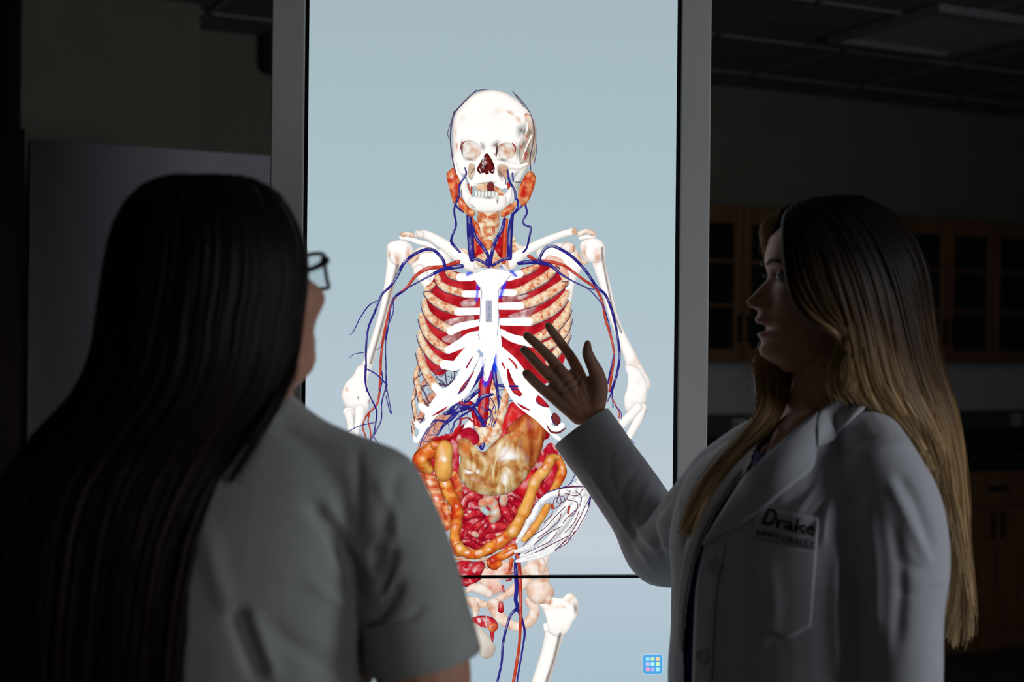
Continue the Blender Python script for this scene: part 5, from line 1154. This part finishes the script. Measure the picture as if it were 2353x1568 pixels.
# brow, lashes and eyeballs
def gp(f, l, u): return HC2 + HS2 * (f * gF + l * gL + u * gU)
for s in (-1, 1):
    V, Fc = tube3([gp(.0765, s * .014, .0175), gp(.0765, s * .026, .0225), gp(.070, s * .040, .0225), gp(.062, s * .050, .017)], [.0016, .0026, .0022, .001], 8)
    under(mesh_obj('eyebrow', V, Fc, M_brow), woman2)
    V, Fc = ball(gp(.0550, s * .031, .0015), .0118, 12); e = under(mesh_obj('eye', V, Fc, M_eye), woman2)
    V, Fc = tube3([gp(.0665, s * .021, .003), gp(.0725, s * .030, .0045), gp(.067, s * .042, .002)], [.0011, .0016, .0011], 8)
    o = mesh_obj('eyelash', V, Fc, M_brow); under(o, woman2)
# scrub top inside the coat
scrub = fuse('scrub_top', [trunk(LEV2[1:-2], cR, cF, .0005), ptube([(1868, 965, 2.045, .030), (1838, 1025, 2.01, .048), (1815, 1085, 1.99, .055)])], M_navy, .005, 6)
coat = fuse('coat', [trunk(LEV2, cR, cF, .005), ptube([(1965, 985, 2.05, .052), (2000, 1030, 1.99, .052), (2030, 1082, 1.935, .053)]), ptube([(1800, 1010, 2.12, .05), (1730, 1050, 2.16, .052), (1665, 1105, 2.19, .058)]),
                      ptube(NEAR, n=28), ptube(FAR, n=28), ptube([(1876, 985, 2.045, .038), (1842, 1040, 2.008, .056), (1818, 1100, 1.990, .062), (1815, 1180, 1.995, .07)])], M_coat, .0042, 7)
folds(coat, [([(1975, 1075), (1945, 1180), (1945, 1300), (1975, 1420), (1985, 1568)], 20, -.007), ([(1945, 1050), (1960, 1020), (2010, 1000)], 6, -.004), ([(2060, 1085), (2105, 1160), (2145, 1270)], 14, -.0045), ([(2040, 1100), (2085, 1190), (2145, 1310)], 11, .003), ([(2165, 1300), (2120, 1312), (2070, 1290)], 12, -.0025), ([(2165, 1345), (2110, 1366), (2060, 1360)], 12, -.002),
             ([(1990, 1160), (2010, 1300), (2010, 1480)], 16, .005), ([(2050, 1180), (2070, 1330), (2060, 1500)], 16, -.004), ([(1900, 1060), (1870, 1130), (1820, 1190)], 10, .005), ([(1940, 1080), (1900, 1150), (1850, 1230)], 9, -.006), ([(1920, 1100), (1900, 1180), (1890, 1260)], 8, .004),
             ([(1700, 1260), (1720, 1340), (1700, 1450)], 14, -.004), ([(1660, 1350), (1680, 1450), (1660, 1568)], 14, .004), ([(1760, 1290), (1780, 1400), (1740, 1500)], 16, .003), ([(1930, 1240), (1920, 1400), (1930, 1568)], 14, .005),
             ([(1320, 1000), (1400, 1130), (1480, 1240)], 6, .002), ([(1440, 960), (1400, 1060), (1430, 1180)], 8, -.003), ([(1480, 1060), (1430, 1130), (1450, 1230)], 9, -.004), ([(1500, 1090), (1470, 1170), (1480, 1250)], 8, .004), ([(1545, 1140), (1500, 1200), (1530, 1300)], 9, -.005), ([(1350, 1080), (1430, 1200), (1500, 1310)], 7, .003), ([(1560, 1150), (1590, 1200), (1570, 1260)], 8, -.007), ([(1540, 1250), (1500, 1255), (1450, 1180)], 7, .003)])
ripple(coat, .0012, 30, 5)
# open the coat front where the scrubs and the throat show
def cut_px(o, poly, dmax, both=False):
    v = get_v(o); x, y, d = [], [], []
    rel = v - CAM; d = rel @ FV; x = CX + FPX * (rel @ RV) / d; y = CY - FPX * (rel @ UV) / d
    n = get_n(o); face = (n * rel).sum(1) < 0
    ins = np.zeros(len(v), bool); q = np.array(poly); j = len(q) - 1
    for i in range(len(q)):
        c = ((q[i, 1] > y) != (q[j, 1] > y)) & (x < (q[j, 0] - q[i, 0]) * (y - q[i, 1]) / (q[j, 1] - q[i, 1] + 1e-9) + q[i, 0]); ins ^= c; j = i
    kill = ins & (face | both) & (d < dmax)
    bm = bmesh.new(); bm.from_mesh(o.data); bm.verts.ensure_lookup_table()
    bmesh.ops.delete(bm, geom=[bm.verts[i] for i in np.nonzero(kill)[0]], context='VERTS'); bm.to_mesh(o.data); bm.free()
def bvh_of(*objs):
    v, f = [], []
    for o, off in objs:
        k = len(v); v += [Vector(q + off) for q in get_v(o)]; f += [tuple(i + k for i in p.vertices) for p in o.data.polygons]
    return BVHTree.FromPolygons(v, f)
BV = bvh_of((coat, np.zeros(3)), (scrub, np.zeros(3)), (body, np.array(woman2.location)))
def on_coat(px, py, off=0.004):
    d = P(px, py, 1.0) - CAM; d /= np.linalg.norm(d)
    h = BV.ray_cast(Vector(CAM), Vector(d))
    if h[0] is None:
        h2_ = BV.find_nearest(Vector(P(px, py, 2.0))); q = np.array(h2_[0]); nn = np.array(h2_[1])
    else: q, nn = np.array(h[0]), np.array(h[1])
    if nn @ d > 0: nn = -nn
    return q + nn * off * .5 - d * off * .5, nn
def band(name, inner, outer, off, mat, th=.0025, n=40, m=9, bulge=0.0):
    A_ = catmull(inner, n); B_ = catmull(outer, n); V = []
    for i in range(n):
        for j in range(m):
            t = j / (m - 1); q = A_[i] * (1 - t) + B_[i] * t
            V.append(on_coat(q[0], q[1], off + bulge * math.sin(math.pi * min(t * 1.0 + .15, 1)))[0])
    V = np.array(V).reshape(n, m, 3)
    for _ in range(3):                                              # cloth bridges small dents
        W_ = V.copy(); W_[1:-1] = V[1:-1] * .5 + (V[:-2] + V[2:]) * .25; V = W_; W_ = V.copy(); W_[:, 1:-1] = V[:, 1:-1] * .5 + (V[:, :-2] + V[:, 2:]) * .25; V = W_
    V = V.reshape(-1, 3)
    Fc = [(i * m + j, i * m + j + 1, (i + 1) * m + j + 1, (i + 1) * m + j) for i in range(n - 1) for j in range(m - 1)]
    o = mesh_obj(name, V, Fc, mat); s = o.modifiers.new('thick', 'SOLIDIFY'); s.thickness = th; s.offset = 0
    return o
near_in = [(1877, 953), (1826, 996), (1776, 1041), (1716, 1101), (1675, 1162), (1645, 1212), (1622, 1252)]
near_out = [(1872, 1030), (1864, 1078), (1826, 1112), (1766, 1162), (1710, 1207), (1650, 1236), (1624, 1254)]
lapel = band('lapel', near_in, near_out, .009, M_coat, .003, bulge=.004)
col = band('collar', [(1975, 880), (1962, 878), (1921, 913), (1879, 955), (1875, 985)], [(2002, 915), (1996, 936), (1940, 990), (1902, 1020), (1873, 1030)], .011, M_coat, .003, bulge=.004)
farl = band('lapel', [(1708, 1085), (1650, 1165), (1612, 1240), (1588, 1330), (1576, 1420), (1574, 1500)], [(1680, 1075), (1625, 1150), (1590, 1230), (1573, 1320), (1564, 1410), (1562, 1490)], .008, M_coat, .003)
pocket = band('pocket', [(1733, 1236), (1806, 1250), (1877, 1264)], [(1738, 1420), (1800, 1470), (1864, 1440)], .0035, M_coat, .0015, 24, 16)
pband = band('pocket_band', [(1742, 1170), (1812, 1178), (1884, 1190)], [(1733, 1234), (1806, 1249), (1877, 1263)], .0045, M_coat, .002, 24, 10)
front = band('front_placket', [(1622, 1252), (1604, 1340), (1598, 1440), (1594, 1568), (1592, 1700)], [(1668, 1252), (1650, 1340), (1642, 1440), (1636, 1568), (1632, 1700)], .0045, M_coat, .002, 30, 6)
BV0 = BV
for o, par in ((lapel, coat), (col, coat), (farl, coat), (pocket, coat), (pband, coat), (front, coat)): pass
# lettering on the pocket band: big serif-like name over spaced capitals
def letter(body, size, bold, shear, x0, y0, ux, uy, vx, vy, mat, name, spacing=1.0, off=.0075):
    v, f = text_mesh(body, 1.0, bold, shear, spacing)
    w_ = v[:, 0].max() - v[:, 0].min(); x = (v[:, 0] - v[:, 0].min()) / w_; h = v[:, 1] - 0; h = (h - h.min()) / (h.max() - h.min())
    V = [on_coat(x0 + ux * a_ + vx * b_, y0 + uy * a_ + vy * b_, off)[0] for a_, b_ in zip(x, h)]
    o = mesh_obj(name, V, f, mat, None, False); s = o.modifiers.new('thick', 'SOLIDIFY'); s.thickness = .0008; s.offset = 0
    return o
L1 = letter('D', 1, .012, .25, 1752, 1206, 30, 8, 8, -40, M_ink, 'logo_letter')
L1b = letter('rake', 1, .012, 0.05, 1785, 1214, 88, 19, 3, -30, M_ink, 'logo_letter', 1.0)
L2 = letter('UNIVERSITY', 1, .012, .1, 1740, 1230, 134, 30, 3, -13.5, M_ink2, 'logo_lettering', 1.15)
btn = []
for px, py in ((1643, 1302), (1618, 1508)):
    c, nn = on_coat(px, py, .009); nn /= np.linalg.norm(nn); t1 = np.cross(nn, [0, 0, 1]); t1 /= np.linalg.norm(t1); t2 = np.cross(nn, t1)
    R_ = [(.0002, .0016), (.0055, .0012), (.0085, .0022), (.0108, .0026), (.0122, .0012), (.0122, -.0016), (.0002, -.0016)]
    rings = [[c + (t1 * math.cos(k * math.pi / 12) + t2 * math.sin(k * math.pi / 12)) * r + nn * h for k in range(24)] for r, h in R_]
    V, Fc = loft(rings); btn.append(mesh_obj('button', V, Fc, M_button))
cut_px(coat, [(1885, 900), (1850, 960), (1826, 992), (1772, 1040), (1714, 1100), (1672, 1160), (1640, 1210), (1618, 1256), (1606, 1330), (1600, 1400), (1600, 1500), (1592, 1560), (1586, 1600), (1572, 1560), (1572, 1480), (1582, 1380), (1598, 1300), (1625, 1225), (1660, 1160), (1715, 1085), (1750, 1000), (1800, 900)], 2.1)
cut_px(scrub, [(1480, 980), (1690, 1000), (1690, 1060), (1640, 1130), (1592, 1220), (1566, 1300), (1480, 1320)], 2.5, True)
cut_px(scrub, [(1790, 1090), (2300, 1000), (2300, 1950), (1660, 1950), (1655, 1300), (1690, 1210), (1740, 1130)], 2.2)
cut_px(scrub, [(1900, 880), (1850, 960), (1815, 1015), (1791, 1034), (1770, 1048), (1740, 1030), (1730, 960), (1800, 880)], 2.2)
under(scrub, woman2); under(coat, woman2)
for o in (lapel, col, farl, pocket, pband, front): under(o, woman2); o.parent = coat
for o in [L1, L1b, L2] + btn: under(o, woman2); o.parent = coat
# open cuff around the wrist
ax = P(*FAR[-1][:3]) - P(*FAR[-2][:3]); ax /= np.linalg.norm(ax)
o = open_cuff('cuff', P(*FAR[-1][:3]), ax, [(-.012, .0550), (.020, .0565), (.056, .0560), (.0575, .0545), (.056, .0525), (.020, .0515), (.012, .040)], M_coat); under(o, woman2); o.parent = coat
legs(woman2, P(1840, 1900, 2.06), cR, cF)
# hair
def hd(px, py, wid=.093):
    q = 1 - ((px - 1915) / 215) ** 2 - (((py - 640) / 200) ** 2 if py < 640 else 0)
    return DW - wid * math.sqrt(max(q, 0.0))
def G(pts):
    out = []
    for q in pts:
        out.append(P(q[0], q[1], q[2] if len(q) > 2 else hd(q[0], q[1])))
    return out
near = [G([(1812, 482), (1806, 510), (1806, 560), (1812, 620), (1830, 690), (1872, 738), (1915, 762), (1932, 792, 1.965), (1914, 840, 1.97), (1904, 880, 1.98), (1914, 912, 1.985)]),
        G([(1822, 474), (1826, 530), (1834, 600), (1850, 660), (1885, 718), (1922, 752), (1942, 790, 1.96), (1930, 840, 1.965), (1925, 885, 1.975), (1945, 915, 1.985)]),
        G([(1838, 466), (1868, 540), (1893, 620), (1920, 700), (1945, 770, 1.95), (1955, 830, 1.955), (1962, 890, 1.965), (1990, 930, 1.985)]),
        G([(1862, 459), (1915, 540), (1955, 630), (1985, 730), (2005, 820, 1.955), (2030, 900, 1.97), (2075, 965, 1.99), (2110, 1010, 2.0)]),
        G([(1892, 454), (1965, 530), (2015, 630), (2045, 740), (2070, 840, 1.98), (2105, 930, 1.99), (2150, 1010, 2.0), (2175, 1100, 2.02), (2190, 1220, 2.03)]),
        G([(1925, 451), (2010, 515), (2065, 620), (2095, 740), (2120, 850, 2.0), (2155, 950, 2.01), (2185, 1060, 2.02), (2200, 1200, 2.03), (2225, 1340, 2.04), (2235, 1440, 2.04)]),
        G([(1965, 452), (2050, 510), (2105, 610), (2130, 740, 2.03), (2152, 850, 2.03), (2180, 950, 2.03), (2200, 1060, 2.04), (2215, 1200, 2.05), (2215, 1360, 2.05), (2190, 1480, 2.05)]),
        G([(1985, 455, 2.05), (2075, 520, 2.06), (2122, 610, 2.06), (2142, 740, 2.06), (2162, 850, 2.06), (2190, 950, 2.06), (2205, 1060, 2.06), (2206, 1180, 2.07), (2180, 1330, 2.08), (2165, 1440, 2.08)])]
mir = [[q - 2 * ((q - HC2) @ gL) * gL for q in gd] for gd in near[1:6]]
mir = [gd[:5] + [P(2060 + 20 * i, 900, 2.12), P(2100 + 18 * i, 1040, 2.1), P(2130 + 12 * i, 1180, 2.1)] for i, gd in enumerate(mir)]
farf = [G([(1800, 484, 2.07), (1782, 500, 2.09), (1768, 540, 2.10), (1762, 590, 2.11), (1775, 660, 2.12), (1775, 740, 2.12), (1742, 810, 2.10), (1742, 870, 2.07), (1748, 930, 2.04), (1728, 985, 2.01), (1685, 1030, 1.99), (1640, 1080, 1.985), (1598, 1145, 1.99), (1566, 1222, 2.0)]),
        G([(1815, 478, 2.08), (1812, 520, 2.10), (1806, 600, 2.12), (1800, 700, 2.125), (1790, 790, 2.11), (1768, 860, 2.08), (1773, 930, 2.04), (1744, 985, 2.0), (1698, 1030, 1.985), (1652, 1080, 1.98), (1608, 1145, 1.985), (1573, 1225, 1.995)]),
        G([(1840, 470, 2.08), (1850, 560, 2.12), (1850, 700, 2.13), (1840, 800, 2.12), (1815, 870, 2.09), (1800, 930, 2.05), (1764, 985, 2.0), (1712, 1030, 1.98), (1665, 1080, 1.975), (1620, 1142, 1.98), (1580, 1228, 1.99)])]
wisp = [G([(1795, 492, 2.06), (1775, 492, 2.06), (1756, 510, 2.06), (1752, 535, 2.07), (1762, 560, 2.08)]), G([(1790, 490, 2.05), (1770, 520, 2.05), (1760, 560, 2.06), (1757, 590, 2.07)])]
loose = [G([(1740, 800, 2.08), (1720, 830, 2.08), (1705, 870, 2.07), (1700, 900, 2.07)]), G([(1745, 810, 2.08), (1735, 850, 2.07), (1725, 890, 2.06), (1715, 930, 2.05)])]
inner2 = [[HC2 + (q - HC2) * [.93, .90, .955] if q[2] > 1.36 else q for q in gd] for gd in near]
hair2 = hair_mesh('hair', [(near, 200, 2000, .0058, .00075, .0042), (inner2, 90, 0, .010, .001, .002), (mir, 110, 300, .0085, .0009, .003), (farf, 44, 620, .0042, .0007, .0042, .42), (near[:2], 7, 110, .0035, .0007, .0035, .42), (wisp, 6, 90, .0028, .0005, .003, .7), (loose, 0, 14, .003, .0003, .006, .6)], M_hair2, None, 9)  # higher start tints paint lit gold onto the front strands
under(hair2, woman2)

# ------------------------------------------------------------------ window daylight from the right, plus an added narrow fill beam
def area(name, loc, to, size, energy, color, sy=None):
    a_ = bpy.data.lights.new(name, 'AREA'); a_.energy = energy; a_.color = color; a_.size = size
    if sy: a_.shape = 'RECTANGLE'; a_.size_y = sy
    o = bpy.data.objects.new(name, a_); COL.objects.link(o); o.location = loc
    o.rotation_euler = (Vector(to) - Vector(loc)).to_track_quat('-Z', 'Y').to_euler(); return o
a_ = area('window_light', (2.7, 0.7, 1.55), (0.9, 2.0, 1.2), 0.7, 13, (.84, .89, 1.0), 1.3)
a_.data.spread = math.radians(140)
b_ = area('fill_beam', (1.6, -1.0, 1.45), (-0.33, 1.6, 1.15), 0.6, 0.22, (.97, 1.0, .98), 1.2)  # added fill with no real source, aimed at the dark-haired woman and display frame
b_.data.spread = math.radians(24)
